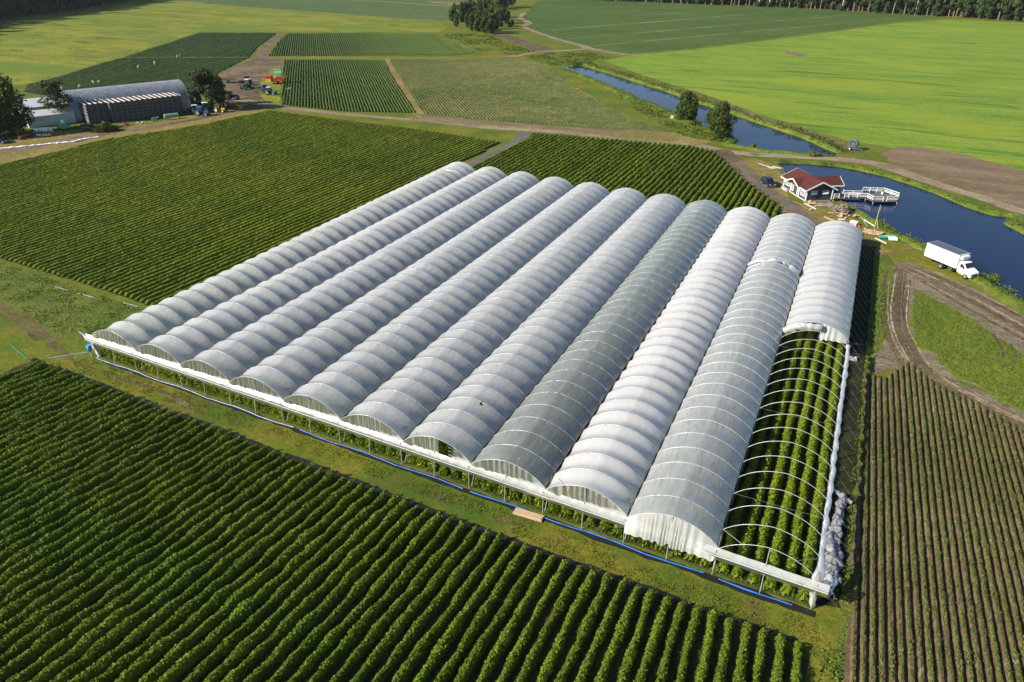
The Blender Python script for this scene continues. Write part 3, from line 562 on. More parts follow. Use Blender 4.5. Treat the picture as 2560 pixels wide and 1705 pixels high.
for i in range(1, 12):
    x = 8.0*i; y0 = yf(x); y1 = yb(x); L = y1-y0; dy = L/NB
    t = empty('polytunnel', (x, y0, 0)); tag(t, LAB[i], 'polytunnel', 'tunnels standing side by side in one block')
    f, S = SPEC[i]
    def cov(V, F, m): return mesh_np('film_cover', V, F, m, t, smooth=True)
    if i == 10:
        k = int(round((Y10-y0)/dy)); V, F = cover_mesh(i, 0, k*dy+0.3, S, k); cov(V, F, FILM[f])
        V, F = cover_mesh(i, k*dy, L, S, NB-k, seed=50); V[:, 2] -= 0.03; cov(V, F, FILM[2])
        T = np.linspace(-0.97, 0.9, 46); P = [(tt*HW*1.01, (k+0.35)*dy+0.25*math.sin(tt*5), float(arch(tt))+0.16) for tt in T]
        V, F = crumple(P[::3]+[P[-1]], [0.25, 0.55, 0.75, 0.7, 0.45, 0.3], [0.10, 0.16, 0.2, 0.16, 0.1], 0.28, 3, 18, 2.2); mesh_np('bunched_film', V, F, FILM[7], t, True)
    elif i == 11:
        k = int(round((Y11-y0)/dy)); V, F = cover_mesh(i, k*dy, L, S, NB-k); cov(V, F, FILM[f]); k11 = k
        T = np.linspace(-0.98, 0.12, 30); P = [(tt*HW, k*dy-0.35-0.4*(1-abs(tt)), float(arch(tt))-0.30+0.06*math.sin(tt*9)) for tt in T]
        V, F = crumple(P[::3]+[P[-1]], [0.5, 0.55, 0.5, 0.4], [0.45, 0.42, 0.40, 0.2], 0.22, 9, 18, 2.0); mesh_np('bunched_film', V, F, FILM[7], t, True)
        V, F = curtain(77, (0.10, 1.0), 2.5, True); V = V*np.array([1, 1, 1])+np.array([0, k*dy, 0]); V[:, 2] = np.where(V[:, 2] < 2.55, V[:, 2]+0.2, V[:, 2]); mesh_np('end_curtain', V, F, FILM[6], t, True)
        r = np.random.default_rng(5); P = [(HW+0.05+r.uniform(-0.04, 0.04), j*dy*0.5, ZG-0.02-(0.16 if j % 2 else 0)+r.uniform(-0.03, 0.03)) for j in range(1, 2*k)]
        w_ = [0.13 if j % 2 == 0 else 0.24 for j in range(1, 2*k)]
        V, F = crumple([(HW+0.1, -0.05, 0.15), (HW-0.1, 0.15, 1.4), (HW-0.05, 0.5, 2.35)]+P, [0.28, 0.34, 0.42]+w_, [0.2, 0.3, 0.38]+[q*1.1 for q in w_], 0.10, 4, 16, 2.2, 0.35, 0.12); mesh_np('rolled_film', V, F, FILM[7], t, True)
    else:
        hole = [(34, 37, 27, 28), (34, 35, 28, 29)] if i == 7 else None
        V, F = cover_mesh(i, 0, L, S, NB, hole); cov(V, F, FILM[f])
    if i != 11:
        V, F = curtain(i*3, over=(i == 10), zlow=2.70 if i != 10 else 1.75, gap=(0.10, 0.62) if i == 7 else None); mesh_np('end_curtain', V, F, FILM[6], t, True)
    V, F = curtain(i*3+1, zlow=2.5); V[:, 1] = L-V[:, 1]; mesh_np('end_curtain', V, F, FILM[6 if i < 8 else 4], t, True)
    for k in range(NB+1):
        cp(hoop0, t, (0, k*dy, 0)); cp(leg0, t, (HW, k*dy-(0.50 if k == 0 else 0), 0))
        if i == 1: cp(leg0, t, (-HW, k*dy, 0))
        if i == 11: cp(wire0, t, (HW, k*dy, 0))
    MB().bar((0, -0.48, 0), (0, -0.04, ZA), 0.04).build('centre_post', M['galv'], t)
    b_ = cp(brace0, t, (HW, 0.05, 0))
    for s_ in (-1, 1):
        MB().bar((s_*HW*0.98, dy, ZG), (s_*2.1, 0, float(arch(0.525))), 0.022).build('diagonal_brace', M['wire'], t)
    if i == 11:
        wb = MB()
        for k in range(3, NB, 6): wb.bar((-HW, k*dy, ZG+0.02), (HW, k*dy, ZG+0.02), 0.005, 4)
        wb.build('tie_wires', M['wire'], t)
for o in (hoop0, leg0, brace0, wire0): bpy.data.objects.remove(o)
# strips of film along both ends of the block
def end_strip(name, back, x0, x1, label, zt, zb):
    t = empty(name, (x0, (yb if back else yf)(x0), 0)); sgn = 1 if back else -1; n = 420; X = np.linspace(x0, x1, n); rows = 9; V = []
    for j in range(rows):
        s = j/(rows-1)
        for x in X:
            yy = (yb if back else yf)(x); sagz = 0.06*abs(math.sin((x-4)*math.pi/4))
            ang = 0.30*math.sin(s*math.pi*1.0); z = zt+(zb-zt)*s-sagz*(1-s)*0.6+0.05*noise.noise(Vector((x*0.8, s*2, 3)))*s
            V.append((x-x0, yy-(yb if back else yf)(x0)+sgn*(0.13+ang*0.9+0.05*noise.noise(Vector((x*1.6+s*2, s*1.5, 0)))), z))
    a, c = np.meshgrid(np.arange(rows-1), np.arange(n-1), indexing='ij'); q = (a*n+c).ravel()
    mesh_np('film_strip', np.array(V), np.stack([q, q+1, q+n+1, q+n], -1), FILM[9] if not back else FILM[4], t, True)
    wz = zt+(zb-zt)*0.5; MB().bar((0, sgn*0.42, wz), (x1-x0, (yb if back else yf)(x1)-(yb if back else yf)(x0)+sgn*0.42, wz), 0.03, 6).build('rail', M['hoopwhite'], t)
    tag(t, label, 'film strip'); return t
end_strip('windbreak_strip', False, 2.9, 92.9, 'long white film strip along the near ends of all the tunnels', 2.95, 1.60)
end_strip('windbreak_strip', True, 3.8, 92.2, 'white film strip along the far ends of the tunnels, showing between the arches', 2.80, 1.9)
V, F = crumple([(0, 0, 1.9), (0.35, 0.1, 1.0), (0.6, 0.2, 0.08)], [0.12, 0.2, 0.3], [0.1, 0.2, 0.25], 0.12, 6); o = mesh_np('hanging_film', V, F, FILM[7], None, True); o.location = (4.0, yf(4)-0.25, 0); tag(o, 'white film rag hanging to the ground at the left corner of the tunnel block', 'plastic film')
V, F = crumple([(0, 0, 2.75), (-0.45, -0.1, 3.0), (-0.9, -0.25, 3.3)], [0.35, 0.2, 0.02], [0.04, 0.03, 0.02], 0.06, 8); o = mesh_np('film_flap', V, F, FILM[7], None, True); o.location = (3.2, yf(3.2)-0.2, 0); tag(o, 'pointed white film end flying up at the left corner of the tunnels', 'plastic film')
# blue hose and black film under the near ends
M['blue'] = plain('blue lay flat hose', (0.03, 0.16, 0.62), 0.4, 0, 0.2, 1.0); M['palehose'] = plain('pale blue hose', (0.35, 0.48, 0.75), 0.4, 0, 0.2, 1.0)
def hose(name, P, r, mat, label, cat='hose'):
    V, F = crumple(P, r, r*0.55, r*0.3, 1, 8, 1.5); o = mesh_np(name, V, F, mat, None, True); return tag(o, label, cat)
rr_ = np.random.default_rng(3)
def hp(x0, x1, off): return [(x, yf(x)+off+0.09*math.sin(x*0.7)+rr_.uniform(-0.03, 0.03), 0.07) for x in np.arange(x0, x1, 1.0)]
hose('blue_hose', hp(4.6, 38, -0.62), 0.045, M['palehose'], 'pale blue hose lying along the foot of the left tunnels')
hose('blue_hose', hp(38.5, 59.7, -0.62), 0.05, M['blue'], 'bright blue hose lying along the foot of the middle tunnels')
hose('blue_hose', hp(60.3, 83.6, -0.62), 0.06, M['blue'], 'bright blue hose lying along the foot of the tunnels right of the lumber')
hose('blue_hose', hp(84.6, 91.5, -0.62), 0.065, M['blue'], 'short bright blue hose before the half uncovered tunnel')
sheet('mulch_film', ribbon_poly([(x, yf(x)-0.75) for x in np.arange(4.4, 92.5, 2.0)], [0.35+0.4*(x/92) for x in np.arange(4.4, 92.5, 2.0)]), 0.03, M['mulch'], 0.7, 0.16, 71, None, 'black film on the ground along the near ends of the tunnels', 'mulch film')
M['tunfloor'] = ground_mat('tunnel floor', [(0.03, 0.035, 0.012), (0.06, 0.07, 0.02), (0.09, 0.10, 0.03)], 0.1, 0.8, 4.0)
M['darksoil'] = ground_mat('dark ground', [(0.012, 0.014, 0.006), (0.020, 0.023, 0.009), (0.036, 0.042, 0.013)], 0.2, 0.9, 5.0)
sheet('dark_strip', [(92.3, -3.4), (94.1, -3.0), (94.5, 10), (94.5, 30), (94.5, 47), (94.6, 88), (92.2, 88), (92.2, 40)], 0.034, M['darksoil'], 0.6, 0.22, 73)  # strip of darker ground along the right side of the last tunnel
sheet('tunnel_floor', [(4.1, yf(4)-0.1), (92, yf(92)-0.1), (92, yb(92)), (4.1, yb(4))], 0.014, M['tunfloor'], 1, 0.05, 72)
segs = []
for i in range(1, 11):
    for k in range(6):
        x = 8*i-3.3+k*1.32; segs.append((x, yf(x)+0.1, x, yb(x)-0.4))
VV = []; FF = []; b = 0
for s_ in segs:
    V, F = row_mesh(s_, 0.74, 1.2, 14, 0.30, step=0.9, wob=0.05, gap=0.2); VV.append(V); FF.append(F+b); b += len(V)
    V, F = row_mesh((s_[0], s_[1], s_[0], s_[1]+2.2), 0.8, 1.35, 230, 0.18, core=False); VV.append(V); FF.append(F+b); b += len(V)
o = mesh_np('tunnel_crop', np.concatenate(VV), np.concatenate(FF), M['leafin']); tag(o, 'green crop growing inside the covered tunnels, poking out under the front strip', 'crop', kind='stuff')
for k in range(6):
    x = 88-3.3+k*1.32; V, F = row_mesh((0, 0, 0, yb(x)-yf(x)-0.6), 0.80, 1.12, 210, 0.19, step=0.25, wob=0.06, gap=0.14)
    o = mesh_np('crop_row', V, F, M['leafin']); o.location = (x, yf(x)+0.1, 0); tag(o, 'tall lush crop row under the bare hoops of the half uncovered tunnel', 'crop row', 'rows inside the half uncovered tunnel')
# loose film on the ground to the right
def ground_film(px, w, h, amp, seed, label, mat):
    P = [(*at(*q), 0.22) for q in px]; V, F = crumple(P, w, h, amp, seed, 34, 2.6, 0.55, 0.09); V[:, 2] = np.maximum(V[:, 2], 0.02); c = V.mean(0); V[:, :2] -= c[:2]
    o = mesh_np('film_heap', V, F, mat, None, True); o.location = (c[0], c[1], 0); tag(o, label, 'plastic film')
ground_film([(2086, 1228), (2104, 1250), (2098, 1275), (2092, 1310), (2084, 1335), (2075, 1372), (2083, 1395), (2075, 1430), (2080, 1455)], [0.12, 0.35, 0.22, 0.28, 0.45, 0.62, 0.6, 0.6, 0.55], [0.1, 0.3, 0.25, 0.3, 0.35, 0.4, 0.42, 0.4, 0.3], 0.34, 1, 'long crumpled heap of grey film on the grass beside the uncovered tunnel', FILM[8])
ground_film([(2078, 1450), (2068, 1475), (2080, 1500)], [0.6, 0.5, 0.25], [0.3, 0.3, 0.15], 0.4, 2, 'white film end lying at the near right corner of the tunnels', FILM[7])
ground_film([(2120, 900), (2140, 902)], [0.25, 0.3], [0.25, 0.15], 0.25, 3, 'small white rag of film on the dark strip right of the tunnel', FILM[7])
ground_film([(2105, 1258), (2120, 1256), (2131, 1262)], [0.25, 0.2, 0.1], [0.15, 0.12, 0.08], 0.2, 5, 'small grey film tail pointing right from the long heap', FILM[8])
# blue bucket hanging at the corner, lumber pile
M['bluebin'] = plain('blue plastic', (0.02, 0.28, 0.62), 0.35, 0, 0.1)
t = empty('blue_barrel', (3.55, yf(3.5)-0.55, 0)); MB().bar((0, 0, 0.75), (0, 0, 1.55), 0.24, 18, 0.29).build('body', M['bluebin'], t, True); MB().bar((0, 0, 1.55), (0, 0, 1.62), 0.31, 18).build('rim', M['bluebin'], t); MB().bar((-0.1, 0, 0), (-0.1, 0, 0.78), 0.05).bar((0.12, 0, 0), (0.12, 0, 0.78), 0.05).build('stand', M['galv'], t)
tag(t, 'bright blue barrel on a stand at the left front corner of the tunnels', 'barrel')
M['wood'] = plain('new sawn wood', (0.52, 0.36, 0.20), 0.6, 0, 0.25, 6.0); M['oldwood'] = plain('weathered wood', (0.33, 0.29, 0.25), 0.7, 0, 0.3, 5.0)
A_ = np.array(at(1285, 1279)); B_ = np.array(at(1358, 1300)); d_ = (B_-A_); Ln = np.hypot(*d_); an = math.atan2(d_[1], d_[0])
for ly in range(3):
    for k in range(7):
        if ly == 2 and k in (0, 6, 5): continue
        o = MB().box((0, 0, 0), (Ln*(1-0.03*((k*3+ly) % 3)), 0.115, 0.05), None, 0.004).build('wood_plank', M['wood'] if (k+ly) % 4 else M['oldwood']); o.rotation_euler = (0, 0, an+R(((k*7+ly*3) % 5-2)*0.35))
        o.location = (*((A_+B_)/2+np.array([-math.sin(an), math.cos(an)])*(k-3)*0.128), 0.10+ly*0.055)
        tag(o, 'pale sawn plank in the small stack on the grass before the tunnels', 'plank', 'planks stacked on the grass before the tunnels')
for s_ in (-0.3, 0.3):
    o = MB().box((0, 0, 0), (0.08, 0.95, 0.07)).build('wood_block', M['oldwood']); o.rotation_euler = (0, 0, an); o.location = (*((A_+B_)/2+s_*d_), 0.037); tag(o, 'wooden bearer under the stack of pale planks', 'bearer', 'bearers under the plank stack')
hose('irrigation_hose', [(*at(*q), 0.05) for q in [(120, 896), (150, 892), (200, 884), (232, 880)]], 0.05, M['palehose'], 'thin pale hose across the grass left of the tunnels')
M['greenhose'] = plain('green hose', (0.03, 0.30, 0.16), 0.5)
hose('irrigation_hose', [(*at(*q), 0.05) for q in [(25, 862), (45, 878), (70, 898)]], 0.05, M['greenhose'], 'short green hose on the grass at the left edge')
for q in ([(139, 718), (170, 727)], [(195, 734), (240, 746)], [(310, 758), (345, 768)]):
    hose('irrigation_hose', [(*at(*p), 0.08) for p in q], 0.04, M['palehose'], 'thin pale pipe piece along the near end of the large left field').__setitem__('group', 'pipe pieces at the field end')
# ------------------------------------------------------------------ water
def water_mat():
    m, t, p = newmat('pond water'); co = objco(t)
    p.inputs['Base Color'].default_value = (0.002, 0.010, 0.045, 1); p.inputs['Roughness'].default_value = 0.04; p.inputs['IOR'].default_value = 1.33
    n = nz(t, co, 1.6, 3, 0.5); bump(t, p, n, 0.05, 0.02); return m
M['water'] = water_mat()
CANAL_U = [(1408, 167), (1430, 166), (1459, 165), (1500, 178), (1554, 194), (1620, 216), (1642, 221), (1689, 238), (1738, 256), (1780, 269), (1846, 292), (1918, 316), (2003, 345), (2050, 366), (2092, 384)]
CANAL_L = [(2086, 390), (2040, 388), (2003, 386), (1960, 381), (1918, 379), (1876, 371), (1833, 362), (1846, 351), (1812, 337), (1785, 325), (1759, 319), (1727, 303), (1678, 279), (1634, 259), (1600, 250), (1583, 238), (1545, 222), (1510, 208), (1465, 190), (1426, 176)]
POND_U = [(1941, 410), (1975, 409), (2026, 411.5), (2080, 416), (2133, 424), (2175, 433), (2211, 442), (2256, 456), (2300, 471), (2353, 491), (2412, 517), (2450, 530), (2485, 540), (2535, 546), (2509, 558), (2535, 574), (2570, 592), (2700, 650), (2900, 700)]
POND_L = [(2900, 900), (2700, 830), (2560, 754), (2500, 721), (2427, 678), (2380, 652), (2309, 614), (2275, 598), (2240, 586), (2216, 570), (2191, 554), (2164, 537), (2135, 520), (2115, 506), (2060, 490), (2000, 450), (1970, 430)]
patch('water', CANAL_U+CANAL_L, 0.060, M['water'], 1.5, 0.25, 80)
patch('water', POND_U+POND_L, 0.062, M['water'], 1.0, 0.18, 81)
M['bank'] = ground_mat('bank grass', [(0.05, 0.085, 0.012), (0.09, 0.13, 0.016), (0.15, 0.165, 0.03)], 0.12, 0.8, 4.0, 1.0, 0.25, patch=((0.045, 0.04, 0.02), 0.3, 0.60, 0.72))
def bank(px, wd, h, seed, shift=0.0, name='bank'):
    """low raised bank along a shore line: a rounded strip of ground"""
    C = smooth_line(world_poly(px), 8); W = [wd]*len(C) if isinstance(wd, (int, float)) else list(np.interp(np.linspace(0, 1, len(C)), np.linspace(0, 1, len(wd)), wd))
    S_ = np.array([-0.5, -0.38, -0.2, 0.0, 0.2, 0.38, 0.5]); Z_ = np.array([0, 0.55, 0.95, 1.0, 0.8, 0.4, 0]); V = []
    for i, c in enumerate(C):
        d = np.array(C[min(i+1, len(C)-1)])-np.array(C[max(i-1, 0)]); d /= np.hypot(*d)+1e-9; n_ = np.array([-d[1], d[0]])
        k_ = 1+0.35*noise.noise(Vector((c[0]*0.25, c[1]*0.25, seed))); e = min(1, i/4, (len(C)-1-i)/4)
        for s_, z_ in zip(S_, Z_):
            q = np.array(c)+n_*(s_+shift)*W[i]*k_; V.append((q[0], q[1], 0.03+z_*h*k_*max(e, 0.02)+0.05*noise.noise(Vector((q[0], q[1], 2)))*z_))
    n = len(C); a, c = np.meshgrid(np.arange(n-1), np.arange(6), indexing='ij'); q = (a*7+c).ravel()
    o = mesh_np(name, np.array(V), np.stack([q, q+7, q+8, q+1], -1), M['bank'], None, True); tag(o, kind='structure'); return o
bank(CANAL_U[1:], [2.5, 3, 4.0, 4.0, 4.0, 3.6, 3.2], 1.0, 1, 0.46)
bank(CANAL_L, [2.0, 2.0, 2.0, 3, 4, 5, 5, 4, 4], 0.6, 2, 0.46)
bank(POND_U[:-2], [2.6, 2.6, 2.8, 3.0, 3.2, 3.4], 0.7, 3, 0.46)
bank(POND_L[1:13], [4, 3, 2.4, 2.0, 1.8], 0.55, 4, 0.46)
def in_poly(P, X, Y):
    P = np.array(P); r = np.zeros(len(X), bool); j = len(P)-1
    for i in range(len(P)):
        c = ((P[i, 1] > Y) != (P[j, 1] > Y)) & (X < (P[j, 0]-P[i, 0])*(Y-P[i, 1])/(P[j, 1]-P[i, 1]+1e-12)+P[i, 0]); r ^= c; j = i
    return r
def scatter(name, polys, dens, h, leaf, mat, label, cat, clump=0.0, z0=0.02, seed=0, upright=0.6, holes=()):
    """loose blades and leaves over areas; one uncountable object"""
    rr = np.random.default_rng(900+seed); VV = []; b = 0
    for P in polys:
        A = np.array(P); mn, mx = A.min(0), A.max(0); N = int((mx[0]-mn[0])*(mx[1]-mn[1])*dens); X = rr.uniform(mn[0], mx[0], N); Y = rr.uniform(mn[1], mx[1], N)
        k = in_poly(P, X, Y)
        for H in holes: k &= ~in_poly(H, X, Y)
        X, Y = X[k], Y[k]
        if clump:
            cl = np.array([noise.noise(Vector((x*clump, y*clump, seed))) for x, y in zip(X, Y)]); k = cl+rr.uniform(-0.25, 0.25, len(X)) > -0.05; X, Y, cl = X[k], Y[k], cl[k]; hs = h*(0.6+1.2*np.clip(cl+0.2, 0, 1))
        else: hs = h*np.ones(len(X))
        N = len(X); c = np.stack([X, Y, z0+hs*rr.uniform(0.05, 1, N)], -1)
        nr = rr.normal(0, 1, (N, 3)); nr[:, 2] = np.abs(nr[:, 2])*(1-upright)+0.15; nr /= np.linalg.norm(nr, axis=1)[:, None]
        q = rr.normal(0, 1, (N, 3)); t = np.cross(nr, q); t /= np.linalg.norm(t, axis=1)[:, None]; bb = np.cross(nr, t); ls = leaf*rr.uniform(0.5, 1.4, N)[:, None]
        VV.append(np.stack([c+t*ls*0.6, c+bb*ls*0.4, c-t*ls*0.6, c-bb*ls*0.4], 1).reshape(-1, 3))
    V = np.concatenate(VV); o = mesh_np(name, V, np.arange(len(V)).reshape(-1, 4), mat); tag(o, label, cat, kind='stuff'); return o
M['reed'] = leaf_mat('bank plants', (0.045, 0.085, 0.012), (0.14, 0.185, 0.03), 0.3, 0.6, 0.15, yellow=(0.19, 0.19, 0.03))
M['grassblade'] = leaf_mat('grass blades', (0.05, 0.085, 0.010), (0.17, 0.19, 0.03), 0.3, 0.6, 0.12, yellow=(0.21, 0.18, 0.03))
M['blade2'] = leaf_mat('tall grass blades', (0.07, 0.12, 0.012), (0.18, 0.22, 0.045), 0.3, 0.6, 0.12, yellow=(0.19, 0.17, 0.04))
def rib(px, wd, off=0.0):
    C = smooth_line(world_poly(px), 3); W = wd; out = []
    P = ribbon_poly(C, W)
    if off:
        Q = []
        for i, c in enumerate(C):
            d = np.array(C[min(i+1, len(C)-1)])-np.array(C[max(i-1, 0)]); d /= np.hypot(*d)+1e-9; Q.append((c[0]-d[1]*off, c[1]+d[0]*off))
        P = ribbon_poly(Q, W)
    return P
scatter('reeds', [rib(CANAL_U[1:], 3.4, 1.6)], 12, 1.2, 0.4, M['reed'], 'bushy green plants along the far bank of the long canal', 'bank plants', 0.25, seed=1, z0=0.4)
scatter('reeds', [rib(CANAL_L[6:], 3.6, 2.2)], 12, 0.6, 0.32, M['reed'], 'reeds and low bushes along the near bank of the long canal', 'bank plants', 0.25, seed=2, z0=0.25)
scatter('reeds', [rib(POND_U[:-2], 2.4, 1.0)], 12, 0.45, 0.28, M['reed'], 'short grass along the far bank of the pond', 'bank plants', 0.4, seed=3, z0=0.4)
scatter('reeds', [rib(POND_L[1:11], 2.6, 0.9)], 18, 0.7, 0.28, M['reed'], 'yellow green weeds on the near bank of the pond behind the truck', 'bank plants', 0.4, seed=4, z0=0.3)
scatter('weeds', [world_poly([(1310, 142), (1370, 135), (1470, 130), (1520, 145), (1480, 160), (1420, 165), (1400, 172), (1360, 158)]), world_poly([(1540, 225), (1700, 300), (1745, 325), (1830, 352), (1826, 362), (1700, 340), (1640, 305), (1560, 262)])], 5, 0.8, 0.42, M['reed'], 'rough green scrub between the olive field and the long canal', 'scrub', 0.12, seed=5)
scatter('weeds', [world_poly([(1150, 85), (1240, 88), (1260, 110), (1340, 128), (1290, 138), (1200, 128), (1150, 108), (1110, 90)])], 1.6, 0.7, 0.7, M['reed'], 'pale rough grass south of the small wood', 'scrub', 0.08, seed=6)
scatter('grass', [[(3.5, -1.3), (92.5, -5.4), (93.6, -9.0), (78, -8.0), (61, -6.0), (35, -4.6), (1, -4.2)]], 60, 0.07, 0.11, M['grassblade'], 'mown grass of the verge between the tunnels and the foreground field', 'grass', 0.5, seed=7, upright=0.3)
TG = world_poly([(-260, 600), (0, 657), (176, 718), (318, 763), (368, 776), (330, 800), (235, 835), (150, 840), (60, 780), (-20, 735), (-260, 700)])
scatter('tall_grass', [TG], 14, 0.30, 0.22, M['blade2'], 'tall windblown grass left of the tunnels', 'grass', 0.35, seed=8, upright=0.5)
scatter('tall_grass', [world_poly([(2139, 595), (2200, 640), (2228, 720), (2215, 790), (2210, 850), (2170, 935)])+[(95.3, 30), (95.0, 5), (94.4, -12), (95.0, -26), (93.2, -26), (93.0, -9), (94.0, 2), (94.2, 30), (94.6, 50), (95.5, 85)]], 26, 0.28, 0.18, M['blade2'], 'strip of rough grass between the tunnels and the brown beds', 'grass', 0.4, seed=9)
scatter('grass', [world_poly([(2284, 722), (2330, 748), (2400, 783), (2480, 835), (2560, 888), (2700, 960), (2700, 1090), (2560, 1032), (2480, 982), (2400, 942), (2335, 902), (2350, 886), (2292, 866), (2279, 800)])], 26, 0.16, 0.14, M['grassblade'], 'short green crop on the patch inside the churned soil', 'crop', 0.0, seed=10, upright=0.3)

scatter('weeds', [[(p[0], p[1]-0.6) for p in FT]+[(92, -44), (-6, -44)]], 9, 0.14, 0.12, M['grassblade'], 'low weeds between the rows of the foreground field', 'weeds', 0.10, seed=11, upright=0.3)
scatter('grass', [world_poly([(2236, 655), (2290, 660), (2400, 705), (2560, 775), (2700, 850), (2700, 1130), (2560, 1085), (2439, 1012), (2335, 962), (2267, 915), (2165, 935), (2180, 890), (2215, 850), (2222, 790), (2230, 720)])], 7, 0.10, 0.14, M['blade2'], 'grass tufts creeping over the churned soil', 'grass', 0.22, seed=13, upright=0.3, z0=0.08)
scatter('weeds', [[(95.2, -24), (95.2, 34), (100, 38), (112, 26), (126, 14), (126, -24)]], 2.5, 0.12, 0.14, M['blade2'], 'scattered weeds on the brown beds right of the tunnels', 'weeds', 0.16, seed=12, z0=0.05)
# ------------------------------------------------------------------ trees
M['bark'] = plain('dark bark', (0.10, 0.075, 0.055), 0.9, 0, 0.3, 3.0, 0.5); M['pinebark'] = plain('pine bark', (0.20, 0.13, 0.09), 0.9, 0, 0.3, 3.0, 0.5); M['birchbark'] = plain('birch bark', (0.55, 0.53, 0.48), 0.8, 0, 0.35, 4.0)
M['broad'] = leaf_mat('broadleaf foliage', (0.026, 0.050, 0.010), (0.095, 0.13, 0.022), 0.25, 0.6, 0.3); M['pine'] = leaf_mat('pine foliage', (0.022, 0.042, 0.012), (0.085, 0.11, 0.024), 0.15, 0.6, 0.3)
M['birch'] = leaf_mat('birch foliage', (0.036, 0.065, 0.012), (0.12, 0.155, 0.030), 0.28, 0.6, 0.3); M['forest'] = leaf_mat('forest foliage', (0.022, 0.045, 0.014), (0.075, 0.11, 0.028), 0.15, 0.7, 0.05)
def crown_mesh(blobs, N, leaf, rr, droop=0.0, hollow=0.55):
    B = np.array(blobs, float); vol = B[:, 3]*B[:, 4]*B[:, 5]; pb = vol**0.75; pb /= pb.sum(); k = rr.choice(len(B), N, p=pb)
    d = rr.normal(0, 1, (N, 3)); d /= np.linalg.norm(d, axis=1)[:, None]; r = rr.uniform(hollow, 1.05, N)[:, None]
    c = B[k, :3]+d*r*B[k, 3:6]; c[:, 2] -= droop*rr.random(N)**2*B[k, 5]
    nr = d+rr.normal(0, 0.6, (N, 3)); nr[:, 2] += 0.3; nr /= np.linalg.norm(nr, axis=1)[:, None]
    q = rr.normal(0, 1, (N, 3)); t = np.cross(nr, q); t /= np.linalg.norm(t, axis=1)[:, None]; b = np.cross(nr, t); ls = leaf*rr.uniform(0.5, 1.4, N)[:, None]
    return np.stack([c+t*ls*0.65, c+b*ls*0.45, c-t*ls*0.65, c-b*ls*0.45], 1).reshape(-1, 3)
def make_tree(kind, h, wd, seed, N, leaf, name=None):
    """h height, wd crown width; returns the root Empty at the origin"""
    rr = np.random.default_rng(seed); root = empty(name or {'pine': 'pine_tree', 'birch': 'birch_tree', 'broad': 'broadleaf_tree', 'forest': 'forest_tree', 'fpine': 'forest_tree', 'bush': 'bush'}[kind]); blobs = []; mb = MB(); r0 = h*0.022
    if kind in ('broad', 'birch', 'forest'):
        z0 = 0.12 if kind == 'broad' else (0.16 if kind == 'birch' else 0.06); n = 22 if kind != 'forest' else 11
        for k in range(n):
            f = (k+0.5)/n; z = h*(z0+(0.93-z0)*f); prof = math.sin(math.pi*min(1, 0.18+0.80*f))**0.7*(1 if kind != 'birch' else 0.9); rad = wd/2*prof
            for j in range(2 if kind != 'forest' else 1):
                a = rr.uniform(0, 6.28); q = rad*rr.uniform(0.35, 0.72); s = wd*rr.uniform(0.13, 0.22)*(1.1 if kind != 'forest' else 1.35); blobs.append((q*math.cos(a), q*math.sin(a), z, s, s, s*rr.uniform(0.75, 1.1)))
        top = h*0.85
    elif kind == 'bush':
        for k in range(9):
            a = rr.uniform(0, 6.28); q = wd*0.3*rr.random()**0.5; s = wd*rr.uniform(0.18, 0.3); blobs.append((q*math.cos(a), q*math.sin(a), h*rr.uniform(0.25, 0.65), s, s, h*0.35))
        top = h*0.6
    else:
        lo = 0.35 if kind == 'pine' else 0.30; n = 16 if kind == 'pine' else 10
        for k in range(n):
            f = (k+0.5)/n; z = h*(lo+(0.94-lo)*f); rad = wd/2*(1.0-0.45*f)*rr.uniform(0.6, 1.0)
            for j in range(3 if kind == 'pine' else 2):
                a = rr.uniform(0, 6.28); q = rad*rr.uniform(0.4, 0.85); s = wd*rr.uniform(0.13, 0.20); blobs.append((q*math.cos(a), q*math.sin(a), z, s, s, s*0.36))
        top = h*0.92
    lean = rr.uniform(-0.02, 0.02, 2)*h; P = [Vector((0, 0, -0.1)), Vector((lean[0]*0.5, lean[1]*0.5, top*0.4)), Vector((lean[0], lean[1], top*0.75)), Vector((lean[0]*1.3, lean[1]*1.3, top))]
    for k in range(3): mb.bar(P[k], P[k+1], r0*(1-0.27*k), 7, r0*(1-0.27*(k+1)))
    for k in rr.choice(len(blobs), min(len(blobs), 7), replace=False):
        b = blobs[k]; z = max(h*0.15, b[2]-h*0.10); u = min(1, z/top); mb.bar((lean[0]*u, lean[1]*u, z), b[:3], r0*0.35, 5, r0*0.1)
    mb.build('trunk', M[{'pine': 'pinebark', 'fpine': 'pinebark', 'birch': 'birchbark', 'broad': 'bark', 'forest': 'birchbark' if seed % 5 == 0 else 'bark', 'bush': 'bark'}[kind]], root)
    V = crown_mesh(blobs, N, leaf, rr, 0.6 if kind == 'birch' else 0.0)
    mesh_np('crown', V, np.arange(len(V)).reshape(-1, 4), M[{'pine': 'pine', 'fpine': 'forest', 'birch': 'birch', 'broad': 'broad', 'forest': 'forest', 'bush': 'reed'}[kind]], root)
    return root
def tall(base, topy):
    b = at(*base); lo, hi = 0.0, 80.0
    for _ in range(40):
        z = (lo+hi)/2; d = np.array([b[0], b[1], z])-CAM; y = 852.5-FPX*(d@UX)/(d@FX)
        if y > topy: lo = z
        else: hi = z
    return z
def dist(b): return math.hypot(b[0]-CAM[0], b[1]-CAM[1])
def plant(kind, base, topy, wpx, seed, N, leaf, label, cat='tree', group=None):
    b = at(*base); h = tall(base, topy); D = math.sqrt(dist(b)**2+CAM[2]**2); wd = wpx*D/FPX
    t = make_tree(kind, h, wd, seed, N, leaf); t.location = (*b, 0); return tag(t, label, cat, group)
